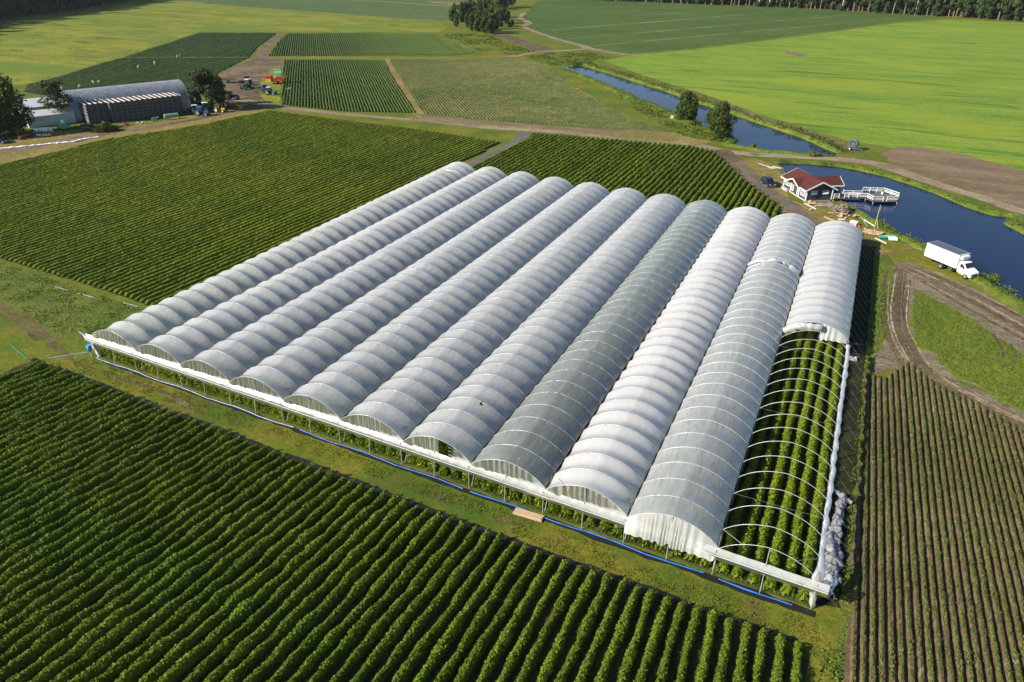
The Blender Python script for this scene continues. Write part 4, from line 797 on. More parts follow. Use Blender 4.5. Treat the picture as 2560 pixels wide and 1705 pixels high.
plant('broad', (30, 335), 196, 92, 1, 9000, 0.55, 'big dark broadleaf tree in front of the white shed at the left edge')
plant('broad', (-35, 345), 225, 80, 2, 6000, 0.55, 'dark broadleaf tree cut by the left edge of the picture')
plant('pine', (153, 306), 197, 72, 3, 2600, 0.42, 'tall thin pine with layered branches before the left end of the barn')
plant('pine', (520, 275), 168, 90, 4, 16000, 0.40, 'large dense pine at the right end of the arched barn')
plant('broad', (548, 262), 190, 44, 14, 4500, 0.45, 'dark tree half hidden behind the large pine by the barn')
plant('bush', (102, 305), 288, 60, 5, 1200, 0.5, 'low dark bush along the shed wall', 'bush')
plant('bush', (165, 300), 287, 36, 6, 800, 0.5, 'low green bush before the left end of the crates', 'bush')
plant('broad', (1714, 301), 233, 58, 7, 9000, 0.42, 'dense round tree on the near canal bank, left of the weeping birch')
plant('pine', (1772, 327), 272, 34, 8, 1300, 0.32, 'small pine with bare reddish trunk beside the weeping birch on the canal bank')
plant('birch', (1798, 347), 257, 68, 9, 11000, 0.36, 'weeping birch on the canal bank, its branches hanging over the water')
plant('bush', (1741, 318), 300, 30, 10, 900, 0.35, 'grey green bush at the water between the two canal trees', 'bush')
plant('bush', (2035, 390), 378, 34, 11, 900, 0.35, 'low bush on the canal shore beside the gravel road', 'bush')
plant('bush', (1882, 372), 357, 12, 12, 300, 0.3, 'thin tuft of dry reeds standing in the canal', 'bush')
plant('bush', (2480, 700), 682, 30, 13, 900, 0.22, 'bushy weed on the pond bank right of the truck', 'bush')
# forest templates and copies
def templates(kinds, h, w_, N, leaf):
    out = []
    for k, kd in enumerate(kinds): out.append(make_tree(kd, h*(0.92+0.05*(k % 4)), w_*(0.9+0.07*(k % 3)), 300+k+int(h*10), N, leaf, 'forest_tree'))
    return out
def forest(points, temps, label, group, scale=(0.8, 1.2), seed=0):
    rr = np.random.default_rng(seed); used = {k: False for k in range(len(temps))}
    kids = {t.name: [c for c in bpy.data.objects if c.parent == t] for t in temps}
    for p in points:
        k = int(rr.integers(len(temps))); src = temps[k]
        if not used[k]: t = src; used[k] = True
        else:
            t = src.copy(); COL.objects.link(t)
            for c in kids[src.name]:
                d = c.copy(); COL.objects.link(d); d.parent = t
        s = rr.uniform(*scale)*(p[2] if len(p) > 2 else 1); t.location = (p[0], p[1], 0); t.rotation_euler = (0, 0, rr.uniform(0, 6.28)); t.scale = (s, s, s*rr.uniform(0.9, 1.12)); tag(t, label, 'tree', group)
    for k, u in used.items():
        if not u:
            for c in kids[temps[k].name]: bpy.data.objects.remove(c)
            bpy.data.objects.remove(temps[k])
T1 = templates(['forest', 'fpine', 'forest', 'fpine', 'forest', 'fpine', 'forest'], 23, 9.0, 2300, 1.15)
L = [at(1400, -2), at(1700, 9), at(1883, 16), at(2065, 25), at(2248, 36), at(2430, 46), at(2600, 58), at(2800, 72)]; pts = []; rr_ = np.random.default_rng(8)
C = smooth_line(L, 14); acc = 0
for row, off in enumerate((2, 7, 13)):
    last = None
    for q in C:
        if last is None or math.hypot(q[0]-last[0], q[1]-last[1]) > (5.0 if row == 0 else 7.0): last = q; pts.append((q[0]+rr_.uniform(-1.5, 1.5), q[1]+off+rr_.uniform(-1.5, 1.5)))
print('right forest', len(pts)); forest(pts[:200], T1, 'tall tree in the dark wood along the top right edge', 'trees of the wood at the top right', (0.8, 1.15), 2)
def far_wood(L, depth, dirn, h, seed, label):
    rr = np.random.default_rng(seed); C = smooth_line(L, 6); N = 26000; k = rr.integers(0, len(C)-1, N); u = rr.random(N); C = np.array(C); q = C[k]*(1-u[:, None])+C[k+1]*u[:, None]; d = rr.uniform(0, depth, N)
    c = np.stack([q[:, 0]+dirn[0]*d, q[:, 1]+dirn[1]*d, h*rr.uniform(0.02, 1, N)**0.8*(0.85+0.2*np.sin(q[:, 0]*0.31+d))], -1); nr = rr.normal(0, 1, (N, 3)); nr /= np.linalg.norm(nr, axis=1)[:, None]; w_ = rr.normal(0, 1, (N, 3)); t = np.cross(nr, w_); t /= np.linalg.norm(t, axis=1)[:, None]; b = np.cross(nr, t); ls = rr.uniform(1.2, 2.6, N)[:, None]
    V = np.stack([c+t*ls*0.65, c+b*ls*0.5, c-t*ls*0.65, c-b*ls*0.5], 1).reshape(-1, 3); o = mesh_np('far_wood', V, np.arange(len(V)).reshape(-1, 4), M['forest']); tag(o, label, 'wood', kind='stuff')
far_wood([(q[0], q[1]+18) for q in L], 22, (0, 1), 19, 5, 'dense mass of the wood behind the first trees at the top right')
T2 = templates(['forest', 'broad', 'forest', 'forest'], 24, 11, 2600, 1.1)
L = [at(-330, 112), at(0, 50), at(120, 34), at(230, 18), at(345, -3), at(430, -16)]; C = smooth_line(L, 14); pts = []
for off in (4, 12):
    last = None
    for q in C:
        if last is None or math.hypot(q[0]-last[0], q[1]-last[1]) > 6.0: last = q; pts.append((q[0]-off*0.9+rr_.uniform(-2, 2), q[1]+off*0.45+rr_.uniform(-2, 2)))
print('left forest', len(pts)); forest(pts[:100], T2, 'tall tree in the shaded wood at the top left corner', 'trees of the wood at the top left', (0.85, 1.2), 3)
far_wood([(q[0]-16, q[1]+8) for q in L], 24, (-0.9, 0.45), 20, 6, 'dense mass of the wood behind the first trees at the top left')
T3 = templates(['forest', 'birch', 'forest', 'birch', 'broad'], 11, 6.2, 2000, 0.7); s = 0.1699
Z3 = [(290, 330, .9), (360, 400, .6), (430, 330, 1.0), (520, 400, .8), (600, 455, 1.0), (655, 465, 1.0), (720, 440, 1.0), (770, 490, 1.1), (850, 500, 1.1), (900, 470, 1.0), (930, 430, 1.0), (990, 400, 1.1), (1060, 350, 1.0), (1110, 335, .8), (1180, 395, .4), (1140, 400, .4),
      (500, 250, 1.1), (560, 245, 1.1), (620, 230, 1.1), (700, 215, 1.15), (770, 200, 1.15), (830, 190, 1.2), (900, 250, 1.2), (960, 260, 1.2), (880, 150, 1.3), (940, 130, 1.4), (1000, 125, 1.4), (1060, 120, 1.4), (1120, 110, 1.4), (1180, 90, 1.3), (330, 250, 1.0), (460, 300, .9), (680, 350, 1.0), (800, 350, 1.1), (870, 380, 1.1), (560, 330, .9), (1020, 310, 1.1)]
forest([(*at(1080+s*x, s*y), k) for x, y, k in Z3], T3, 'tree in the small dense wood at the top centre of the picture', 'trees of the small wood', (0.9, 1.1), 4)
# ------------------------------------------------------------------ lodge by the pond
def slab(mb, pts, th):
    A = [mb.bm.verts.new(p) for p in pts]; B = [mb.bm.verts.new((p[0], p[1], p[2]-th)) for p in pts]; n = len(pts)
    mb.bm.faces.new(A); mb.bm.faces.new(B[::-1])
    for i in range(n): mb.bm.faces.new((A[i], B[i], B[(i+1) % n], A[(i+1) % n]))
    return mb
M['redroof'] = plain('dark red roofing', (0.08, 0.021, 0.017), 0.75, 0, 0.18, 6.0, 0.2, 0.3); M['bluewall'] = plain('dark slate timber wall', (0.035, 0.05, 0.066), 0.7, 0, 0.25, 1.5); M['white'] = plain('white paint', (0.80, 0.80, 0.79), 0.5, 0, 0.05, 2.0)
M['glass'] = plain('dark window glass', (0.03, 0.035, 0.04), 0.08, 0, 0.2, 1.0); M['deck'] = plain('grey deck boards', (0.11, 0.10, 0.095), 0.7, 0, 0.25, 4.0); M['concrete'] = plain('concrete', (0.42, 0.40, 0.37), 0.9, 0, 0.2, 2.0)
M['darkgrey'] = plain('dark grey panel', (0.05, 0.055, 0.06), 0.6, 0, 0.15, 2.0); M['rubber'] = plain('rubber', (0.02, 0.02, 0.02), 0.85, 0, 0.3, 4.0); M['steel'] = plain('grey steel', (0.35, 0.36, 0.38), 0.45, 0.6, 0.15)
HU = Vector((0.548, -0.837, 0)); H = empty('wooden_lodge', (74.9, 118.8, 0), math.atan2(-0.837, 0.548)); tag(H, 'dark blue wooden lodge with a dark red roof and white trim beside the pond', 'house')
# local x runs along the ridge, local -y... the long front wall is local y=0 facing the road; the house body is at y>0
HW_, HL, Z0, ZE, ZR = 5.8, 10.0, 0.35, 2.75, 4.35
mb = MB().box((HL/2, HW_/2, Z0/2), (HL-0.1, HW_-0.1, Z0)); mb.box((HL/2+0.2, HW_+1.75, 0.2), (HL-4.6, 3.4, 0.1)); mb.build('foundation', M['concrete'], H)
mb = MB(); mb.prism([(0, Z0), (HW_, Z0), (HW_, ZE), (HW_/2, ZR-0.2), (0, ZE)], 0.0, HL, 'x'); mb.box((5.6, HW_+1.5, (Z0+ZE)/2), (4.0, 3.0, ZE-Z0)); mb.build('wall', M['bluewall'], H)
sl_ = (ZR-2.62)/(HW_/2+0.7); xa, xb, ye = -0.65, HL+0.65, -0.7
mb = MB(); slab(mb, [(xa, ye, 2.62), (xb, ye, 2.62), (xb, HW_/2, ZR), (xa, HW_/2, ZR)], 0.12); slab(mb, [(xa, HW_/2, ZR), (xb, HW_/2, ZR), (xb, HW_-ye, 2.62), (xa, HW_-ye, 2.62)], 0.12)
yb_ = (3.75-2.62)/sl_+ye; slab(mb, [(5.1, -1.0, 3.75), (5.1, yb_, 3.75), (2.4, -0.72, 2.66), (2.3, -1.0, 2.62)], 0.10); slab(mb, [(5.1, yb_, 3.75), (5.1, -1.0, 3.75), (7.9, -1.0, 2.62), (7.8, -0.72, 2.66)], 0.10)
yw = HW_/2+(ZR-4.1)/sl_; slab(mb, [(5.6, yw, 4.1), (5.6, 9.4, 4.1), (8.1, 9.4, 2.72), (8.1, HW_+0.5, 2.76)], 0.12); slab(mb, [(5.6, 9.4, 4.1), (5.6, yw, 4.1), (3.1, HW_+0.5, 2.76), (3.1, 9.4, 2.72)], 0.12)
mb.build('roof', M['redroof'], H)
mb = MB(); bh = 0.26
for y0_, y1_ in ((ye, HW_/2), (HW_-ye, HW_/2)):
    for x_ in (xa-0.03, xb+0.03): mb.beam((x_, y0_, 2.62-0.10), (x_, y1_, ZR-0.10), 0.06, bh)
mb.beam((xa, ye-0.03, 2.52), (2.3, ye-0.03, 2.52), 0.06, bh); mb.beam((7.9, ye-0.03, 2.52), (xb, ye-0.03, 2.52), 0.06, bh)
mb.beam((2.3, -1.04, 2.54), (5.1, -1.04, 3.66), 0.06, bh); mb.beam((7.9, -1.04, 2.54), (5.1, -1.04, 3.66), 0.06, bh); mb.beam((8.12, HW_+0.7, 2.62), (8.12, 9.4, 2.62), 0.06, bh); mb.beam((8.1, 9.44, 2.62), (5.6, 9.44, 4.0), 0.06, bh)
mb.build('roof_trim', M['white'], H)
for x_, y_ in ((0, 0), (HL, 0), (HL, HW_), (3.2, -0.02), (6.9, -0.02)): MB().box((x_, y_, (Z0+2.6)/2), (0.2, 0.2, 2.6-Z0)).build('corner_board', M['white'], H)
def window(c, wdt, hgt, nx, ny, face, shutter=False):
    """face: 'y' on the long front wall, 'x' on the gable wall"""
    f = MB(); g = MB(); cx, cy, cz = c
    def bx(m, a, z, sa, sz, d, t_): m.box(((cx+a, cy-d, cz+z) if face == 'y' else (cx+d, cy+a, cz+z)), ((sa, t_, sz) if face == 'y' else (t_, sa, sz)))
    for a in (-1, 1): bx(f, a*wdt/2, 0, 0.12, hgt+0.12, 0.04, 0.1)
    for z in (-1, 1): bx(f, 0, z*hgt/2, wdt+0.12, 0.12, 0.045, 0.1)
    for k in range(1, nx): bx(f, -wdt/2+wdt*k/nx, 0, 0.07 if k*2 != nx else 0.09, hgt, 0.035, 0.08)
    for k in range(1, ny): bx(f, 0, -hgt/2+hgt*k/ny, wdt, 0.06, 0.032, 0.07)
    bx(g, 0, 0, wdt-0.1, hgt-0.1, 0.015, 0.03); fr = f.build('window', M['white'], H); g.build('pane', M['glass'], fr)
    if shutter: s_ = MB(); s_.box((cx+0.14, cy, cz-hgt*0.1), (0.05, wdt*1.0, hgt*0.55), Matrix.Rotation(R(-18), 4, 'Y')); s_.build('blind', M['white'], fr)
window((1.55, 0, 1.75), 2.0, 1.1, 4, 2, 'y'); window((3.95, 0, 1.55), 0.9, 1.5, 2, 3, 'y'); window((6.3, 0, 1.5), 0.5, 1.6, 1, 3, 'y'); window((8.5, 0, 1.65), 1.9, 1.3, 4, 3, 'y')
window((HL, 1.6, 1.9), 1.25, 0.75, 1, 1, 'x', True); window((HL, 4.2, 1.9), 1.25, 0.75, 1, 1, 'x', True)
d_ = MB().box((5.15, -0.05, 1.4), (0.95, 0.08, 2.05)).build('door', M['darkgrey'], H); MB().box((5.5, -0.12, 1.35), (0.05, 0.08, 0.14)).build('handle', M['steel'], d_)
MB().box((1.5, -0.35, 0.3), (2.4, 0.5, 0.55)).build('planter_box', M['concrete'], H)
def rail(mb, pts, zb, closed=False, h=1.0, post=1.6):
    seg_ = list(zip(pts[:-1], pts[1:]))+([(pts[-1], pts[0])] if closed else [])
    for a, b in seg_:
        a, b = Vector((*a, 0)), Vector((*b, 0)); L_ = (b-a).length; k = max(1, round(L_/post))
        for z in (h, h*0.62, h*0.34): mb.beam(a+Vector((0, 0, zb+z)), b+Vector((0, 0, zb+z)), 0.07, 0.10 if z < h else 0.12)
        for j in range(k+1): p = a+(b-a)*j/k; mb.box((p.x, p.y, zb+h/2), (0.10, 0.10, h))
D = empty('pond_deck', (0, 0, 0)); tag(D, 'long grey jetty with white railings and an angular platform over the pond', 'jetty')
Mh = H.matrix_basis.copy(); Mh = Matrix.Translation(H.location) @ Matrix.Rotation(H.rotation_euler[2], 4, 'Z')
def hl(x, y): q = Mh @ Vector((x, y, 0)); return (q.x, q.y)
ZD = 0.62; PL = [(91.2, 118.0), (93.4, 115.1), (98.0, 117.4), (98.3, 120.5), (95.2, 123.1), (91.0, 121.7)]
j0, j1 = hl(10.0, 9.2), hl(8.3, 9.4); b0 = np.array([90.9, 118.4]); b1 = np.array([91.9, 117.0])
mb = MB(); slab(mb, [(*hl(8.3, 6.0), ZD), (*hl(10.4, 6.0), ZD), (*hl(10.4, 9.6), ZD), (*hl(5.2, 9.6), ZD), (*hl(5.2, 8.9), ZD), (*hl(8.3, 8.9), ZD)], 0.14)
slab(mb, [(*p, ZD+0.004) for p in PL], 0.16); slab(mb, [(*hl(9.9, 9.5), ZD-0.02), (*b1, ZD-0.02), (*b0, ZD-0.02), (*hl(8.4, 9.5), ZD-0.02)], 0.14)
mb.build('planking', M['deck'], D)
mb = MB(); rail(mb, [hl(10.35, 6.1), hl(10.35, 7.3)], ZD); rail(mb, [hl(10.35, 8.5), hl(10.35, 9.5)], ZD); rail(mb, [hl(10.3, 9.55), hl(9.95, 9.6), tuple(b1+[0.05, -0.05])], ZD); rail(mb, [hl(5.3, 9.55), hl(8.4, 9.6), tuple(b0+[-0.05, 0.05])], ZD)
rail(mb, [tuple(b1+[0.05, -0.05]), (93.4, 115.15), (95.2, 116.05)], ZD); rail(mb, [(95.9, 116.4), (97.95, 117.45), (98.2, 120.45), (95.2, 123.0), (91.05, 121.6), tuple(b0+[-0.05, 0.05])], ZD); mb.build('railing', M['white'], D)
mb = MB()
for p in PL+[tuple(b0), tuple(b1), hl(9.9, 9.5), hl(8.4, 9.5), hl(10.2, 8.0), hl(10.2, 6.2)]: mb.bar((*p, -0.4), (*p, ZD-0.1), 0.09)
mb.build('piles', M['oldwood'], D)
t = empty('flower_pot', (95.0, 121.6, ZD)); MB().bar((0, 0, 0), (0, 0, 0.55), 0.2, 14, 0.28).build('pot', M['white'], t); MB().ball((0, 0, 0.7), (0.28, 0.28, 0.2), 2, 0.4).build('plant', M['sprout'], t); tag(t, 'white pot standing on the platform at the back railing corner', 'pot')
t = empty('blue_pot', (92.7, 121.4, ZD)); MB().bar((0, 0, 0), (0, 0, 0.6), 0.16, 14, 0.22).build('pot', plain('cobalt blue', (0.02, 0.04, 0.35), 0.3), t); MB().bar((0, 0, 0.6), (0, 0, 0.64), 0.24, 14).build('rim', M['bluebin'], t); tag(t, 'small blue pot standing on the jetty platform', 'pot')
# ------------------------------------------------------------------ vehicles
def wheel_part(root, c, r, wd, rimc='steel', axis='y', name='wheel'):
    w_ = MB().wheel(c, r, wd, axis).build(name, M['rubber'], root, True)
    d = Vector((0, 1, 0)) if axis == 'y' else Vector((1, 0, 0)); a = Vector(c)-d*(wd*0.53); b = Vector(c)+d*(wd*0.53); MB().bar(a, b, r*0.55, 14).build('rim', M[rimc], w_); return w_
M['carpaint'] = plain('dark blue car paint', (0.012, 0.018, 0.04), 0.2, 0.2, 0.1); M['lamp'] = plain('headlight glass', (0.75, 0.75, 0.72), 0.15); M['truckwhite'] = plain('truck white', (0.82, 0.83, 0.84), 0.35, 0, 0.03); M['truckroof'] = plain('grey roof sheet', (0.08, 0.10, 0.15), 0.4, 0.1, 0.15, 1.0); M['redlamp'] = plain('tail lamp', (0.45, 0.02, 0.02), 0.3)
def body_loft(secs, name, mat, root):
    """secs: (x, half width at sill, z0, half width at shoulder, z shoulder, half width at top, z top)"""
    mb = MB(); rows = []
    for x, w0, z0, w1, z1, w2, z2 in secs:
        zm = (z0+z1)/2; rows.append([mb.bm.verts.new(v) for v in [(x, -w0, z0), (x, -w1, zm), (x, -w1, z1), (x, -w2, z2), (x, 0, z2+0.03), (x, w2, z2), (x, w1, z1), (x, w1, zm), (x, w0, z0)]])
    for a, b in zip(rows, rows[1:]):
        for i in range(8): mb.bm.faces.new((a[i], a[i+1], b[i+1], b[i]))
        mb.bm.faces.new((a[8], a[0], b[0], b[8]))
    mb.bm.faces.new(rows[0]); mb.bm.faces.new(rows[-1][::-1]); return mb.build(name, mat, root)
def car(loc, head, label):
    t = empty('parked_car', (*loc, 0), head); body_loft([(-2.25, .7, .45, .82, .85, .74, 0.95), (-2.15, .82, .32, .9, .95, .76, 1.35), (-1.9, .86, .28, .92, 1.0, .74, 1.62), (-1.0, .88, .26, .93, 1.02, .72, 1.72), (0.3, .88, .26, .93, 1.02, .72, 1.70), (0.75, .88, .26, .93, 1.0, .74, 1.42), (1.1, .88, .26, .93, .98, .80, 1.05), (1.8, .86, .28, .91, .90, .78, .98), (2.15, .80, .34, .86, .78, .72, .84), (2.28, .7, .42, .78, .66, .66, .70)], 'body', M['carpaint'], t)
    for s in (-1, 1):
        MB().poly([(-1.85, s*0.925, 1.06), (-1.75, s*0.79, 1.5), (0.35, s*0.79, 1.58), (1.0, s*0.925, 1.06)]).build('side_window', M['glass'], t); MB().box((2.2, s*0.6, 0.72), (0.14, 0.34, 0.16)).build('headlight', M['lamp'], t); MB().box((-2.22, s*0.68, 0.95), (0.1, 0.2, 0.28)).build('tail_light', M['redlamp'], t)
        for x in (-1.4, 1.4): wheel_part(t, (x, s*0.83, 0.36), 0.36, 0.24)
    MB().poly([(0.42, -0.70, 1.66), (0.42, 0.70, 1.66), (1.06, 0.80, 1.08), (1.06, -0.80, 1.08)]).build('windscreen', M['glass'], t); MB().box((2.28, 0, 0.5), (0.06, 1.3, 0.14)).build('bumper', M['steel'], t); return tag(t, label, 'car')
car((71.45, 119.7), math.atan2(-0.80, 0.50), 'dark blue estate car parked on the track beside the lodge')
car(at(4, 357), math.atan2(0.2, 1), 'dark car at the left picture edge on the grass by the track')
# box truck
cx_, cy_ = (107.35+103.9)/2, (78.85+82.1)/2; hd = math.atan2(78.85-82.1, 107.35-103.9); T = empty('box_truck', (cx_+0.75, cy_+0.95, 0), hd); tag(T, 'white refrigerated box truck parked between the pond and the churned soil', 'truck')
bx_ = MB().box((-1.65, 0, 2.32), (6.3, 2.4, 2.35), None, 0.03).build('cargo_box', M['truckwhite'], T); MB().box((-1.65, 0, 3.50), (6.1, 2.2, 0.04)).build('roof_panel', M['truckroof'], bx_)
mb = MB()
for s in (-1, 1): mb.box((-1.65, s*1.19, 3.48), (6.34, 0.07, 0.09)); mb.box((-1.65, s*1.20, 1.17), (6.34, 0.06, 0.08))
mb.box((-4.82, 0, 3.48), (0.07, 2.4, 0.09)); mb.build('edge_rail', M['steel'], bx_)
for k in range(1, 5): MB().box((-4.8+1.26*k, 0, 3.525), (0.04, 2.2, 0.015)).build('roof_seam', M['steel'], bx_)
MB().box((1.75, 0, 3.05), (0.5, 1.7, 0.5), None, 0.08).build('cooling_unit', M['truckwhite'], T)
body_loft([(1.6, .95, .75, 1.02, 1.6, .90, 2.35), (2.1, .98, .6, 1.04, 1.6, .92, 2.42), (2.5, .98, .55, 1.04, 1.6, .90, 2.38), (3.05, .98, .55, 1.03, 1.55, .92, 1.72), (3.2, .98, .55, 1.02, 1.45, .94, 1.55), (4.0, .96, .50, 1.0, 1.15, .90, 1.28), (4.2, .90, .55, .95, 1.0, .84, 1.08)], 'cab', M['truckwhite'], T)
MB().poly([(2.55, -0.86, 2.33), (2.55, 0.86, 2.33), (3.08, 0.90, 1.74), (3.08, -0.90, 1.74)]).bm.free() if False else None
MB().poly([(2.56, -0.84, 2.36), (2.56, 0.84, 2.36), (3.10, 0.88, 1.74), (3.10, -0.88, 1.74)]).build('windscreen', M['glass'], T)
for s in (-1, 1):
    MB().poly([(1.95, s*1.05, 1.62), (1.98, s*0.965, 2.22), (2.42, s*0.965, 2.2), (2.95, s*1.05, 1.62)]).build('side_window', M['glass'], T); MB().box((4.12, s*0.72, 0.98), (0.14, 0.32, 0.26)).build('headlight', M['lamp'], T); MB().box((2.75, s*1.18, 1.75), (0.10, 0.22, 0.34)).build('mirror', M['darkgrey'], T)
    wheel_part(T, (3.35, s*0.9, 0.46), 0.46, 0.28); wheel_part(T, (-1.35, s*0.9, 0.46), 0.46, 0.44)
    MB().box((3.35, s*0.97, 0.98), (1.25, 0.16, 0.12), None, 0.03).build('wheel_arch', M['steel'], T)
MB().box((4.22, 0, 0.78), (0.08, 1.1, 0.32)).build('grille', M['darkgrey'], T); MB().box((4.24, 0, 0.5), (0.14, 1.9, 0.2), None, 0.03).build('bumper', M['steel'], T)
mb = MB()
for s in (-1, 1): mb.box((-0.9, s*0.42, 0.9), (7.6, 0.1, 0.22)); mb.box((0.4, s*0.85, 0.72), (0.8, 0.4, 0.45))
for x in (-4.4, -1.35, 1.2): mb.box((x, 0, 0.95), (0.12, 2.1, 0.14))
mb.build('chassis', M['darkgrey'], T)
# tractors
def tractor(loc, head, col, rimc, roofc, label, s=1.0):
    t = empty('tractor', (*loc, 0), head); t.scale = (s, s, s); c = plain('tractor paint '+label[:18], col, 0.4)
    MB().box((1.15, 0, 1.15), (1.9, 0.72, 0.68), None, 0.08).box((0.0, 0, 0.85), (1.9, 0.5, 0.5)).build('hood', c, t); MB().box((2.12, 0, 1.1), (0.08, 0.6, 0.5)).build('grille', M['darkgrey'], t)
    cb = MB().box((-0.45, 0, 1.85), (1.35, 1.35, 1.25), None, 0.05).build('cab', M['glass'], t); MB().box((-0.45, 0, 2.56), (1.6, 1.55, 0.16), None, 0.05).build('cab_roof', plain('cab roof '+label[:18], roofc, 0.5), cb)
    mb = MB()
    for x in (-1.1, 0.22):
        for y in (-0.67, 0.67): mb.box((x, y, 1.88), (0.09, 0.09, 1.28))
    mb.build('cab_frame', c, cb); MB().bar((0.9, 0.3, 1.45), (0.9, 0.3, 2.4), 0.05).build('exhaust', M['darkgrey'], t)
    for y in (-1, 1):
        wheel_part(t, (-0.75, y*0.85, 0.85), 0.85, 0.5, rimc); wheel_part(t, (1.6, y*0.8, 0.55), 0.55, 0.36, rimc); MB().box((-0.75, y*0.82, 1.62), (1.3, 0.5, 0.08), None, 0.03).build('mudguard', c, t)
    return tag(t, label, 'tractor')
M['palerim'] = plain('pale wheel rim', (0.55, 0.55, 0.52), 0.5)
tractor((-121.0, 163.0), math.atan2(-0.55, -0.83)+0.9, (0.10, 0.16, 0.11), 'palerim', (0.45, 0.55, 0.42), 'dark green tractor with big pale rims and a whitish roof in the yard', 1.3)
tractor((-127.0, 168.6), math.atan2(-0.7, -0.7), (0.14, 0.02, 0.05), 'steel', (0.05, 0.06, 0.08), 'dark crimson tractor standing behind the green tractor in the yard', 1.25)
tractor((-111.5, 161.8), R(60), (0.05, 0.12, 0.22), 'steel', (0.12, 0.22, 0.40), 'small tractor with blue roof behind the light blue one on the yard grass', 0.95)
tractor((-105.3, 157.2), R(15), (0.06, 0.15, 0.24), 'steel', (0.45, 0.60, 0.66), 'small light blue tractor on the yard grass near the striped field', 1.0)
tractor((-102.8, 120.6), R(55), (0.03, 0.13, 0.24), 'steel', (0.78, 0.80, 0.80), 'blue tractor with flat white roof at the end of the crates', 1.05)
tractor((-99.0, 119.0), R(18), (0.02, 0.12, 0.28), 'steel', (0.03, 0.16, 0.30), 'all blue tractor nearest the farm track below the barn', 1.05)
tractor((-102.5, 124.8), R(60), (0.03, 0.06, 0.05), 'steel', (0.75, 0.80, 0.75), 'dark tractor with white roof behind the blue tractors', 1.1)
tractor((-98.0, 125.5), R(10), (0.50, 0.33, 0.02), 'palerim', (0.10, 0.09, 0.04), 'yellow loader tractor in the shade of the large pine', 0.95)
tractor((-110.5, 143.8), R(30), (0.02, 0.03, 0.03), 'rubber', (0.04, 0.05, 0.06), 'dark tractor in the shade right of the large pine', 1.1)
M['red'] = plain('red machine paint', (0.42, 0.03, 0.02), 0.45); M['yellow'] = plain('yellow paint', (0.55, 0.40, 0.03), 0.5); M['teal'] = plain('teal canopy', (0.08, 0.38, 0.32), 0.5); M['rust'] = plain('rusty steel', (0.10, 0.055, 0.035), 0.8, 0.2, 0.4)
M['palegreen'] = plain('pale green steel', (0.16, 0.42, 0.24), 0.5); M['greyblue'] = plain('grey blue steel', (0.30, 0.42, 0.45), 0.4); M['bag'] = plain('white bag fabric', (0.74, 0.74, 0.73), 0.8, 0, 0.12, 1.5)
# root harvester
t = empty('potato_harvester', (-119.5, 176.5, 0), R(28)); t.scale = (1.15, 1.15, 1.1); tag(t, 'big red harvester with a teal canopy at the left end of the striped field', 'harvester')
MB().box((-2.2, 0, 1.9), (2.2, 2.4, 1.6), None, 0.06).build('bunker', M['red'], t); MB().box((-2.2, -1.25, 1.35), (1.9, 0.06, 0.9)).build('side_panel', M['yellow'], t)
MB().box((0.6, 0, 1.3), (3.6, 2.0, 0.9), None, 0.05).box((0.9, -0.3, 2.1), (1.6, 1.4, 0.7)).build('chassis', M['red'], t)
mb = MB().beam((2.2, 0, 1.4), (4.2, 0, 2.9), 1.5, 0.35); mb.build('elevator', M['red'], t)
cnp = MB().box((1.0, 0.2, 3.75), (2.4, 2.4, 0.10), Matrix.Rotation(R(6), 4, 'X')).build('canopy', M['teal'], t); mb = MB()
for x in (0.0, 2.0):
    for y in (-0.8, 1.2): mb.bar((x, y, 2.2), (x, y, 3.72), 0.04)
mb.build('canopy_posts', M['steel'], cnp); MB().box((0.2, -0.9, 2.5), (0.9, 0.4, 0.5)).build('picker_stand', M['yellow'], t); MB().beam((4.2, 0, 0.7), (6.4, 0, 0.55), 0.15, 0.15).build('drawbar', M['rust'], t)
for y in (-1, 1): wheel_part(t, (0.3, y*1.2, 0.6), 0.6, 0.45, 'red')
# implements
def implement(loc, head, mat, label, cat='farm implement', n=5, L=2.6, name='cultivator', s=1.0):
    t = empty(name, (*loc, 0), head); t.scale = (s, s, s); mb = MB()
    for x in (-0.5, 0.5): mb.beam((x, -L/2, 0.7), (x, L/2, 0.7), 0.12, 0.12)
    for y in (-L/2, 0, L/2): mb.beam((-0.5, y, 0.7), (0.5, y, 0.7), 0.1, 0.1)
    mb.beam((0.5, -0.4, 0.7), (1.2, 0, 0.9), 0.08, 0.08); mb.beam((0.5, 0.4, 0.7), (1.2, 0, 0.9), 0.08, 0.08); mb.build('frame', M[mat], t)
    for k in range(n):
        y = -L/2+L*k/(n-1); MB().beam((-0.5, y, 0.7), (-0.75, y, 0.1), 0.06, 0.06).beam((0.4, y+0.1, 0.7), (0.2, y+0.1, 0.1), 0.06, 0.06).build('tine', M['rust'], t)
    for y in (-1, 1): wheel_part(t, (0.0, y*(L/2+0.15), 0.32), 0.32, 0.18, 'steel')
    return tag(t, label, cat)
implement((-116.9, 163.8), R(30), 'rust', 'rusty harrow hitched behind the green tractor in the yard', s=1.2)
implement((-110.6, 157.4), R(-40), 'red', 'small red implement on the yard grass left of the light blue tractor')
implement(at(62, 346), R(20), 'red', 'bright red cultivator lying on the grass near the white bags', n=6, s=1.3)
implement(at(42, 334), R(70), 'yellow', 'low yellow implement in the grass behind the red cultivator', n=4)
implement(at(316, 313), R(60), 'red', 'red implement half hidden in the grass by the crates', n=4)
implement(at(467, 284), R(10), 'red', 'long red machine frame between the crates and the blue tractors', L=3.6, n=4, s=1.2)
implement(at(388, 301), R(35), 'palegreen', 'dark green drill standing before the crates', L=3.4, n=6, s=1.1)
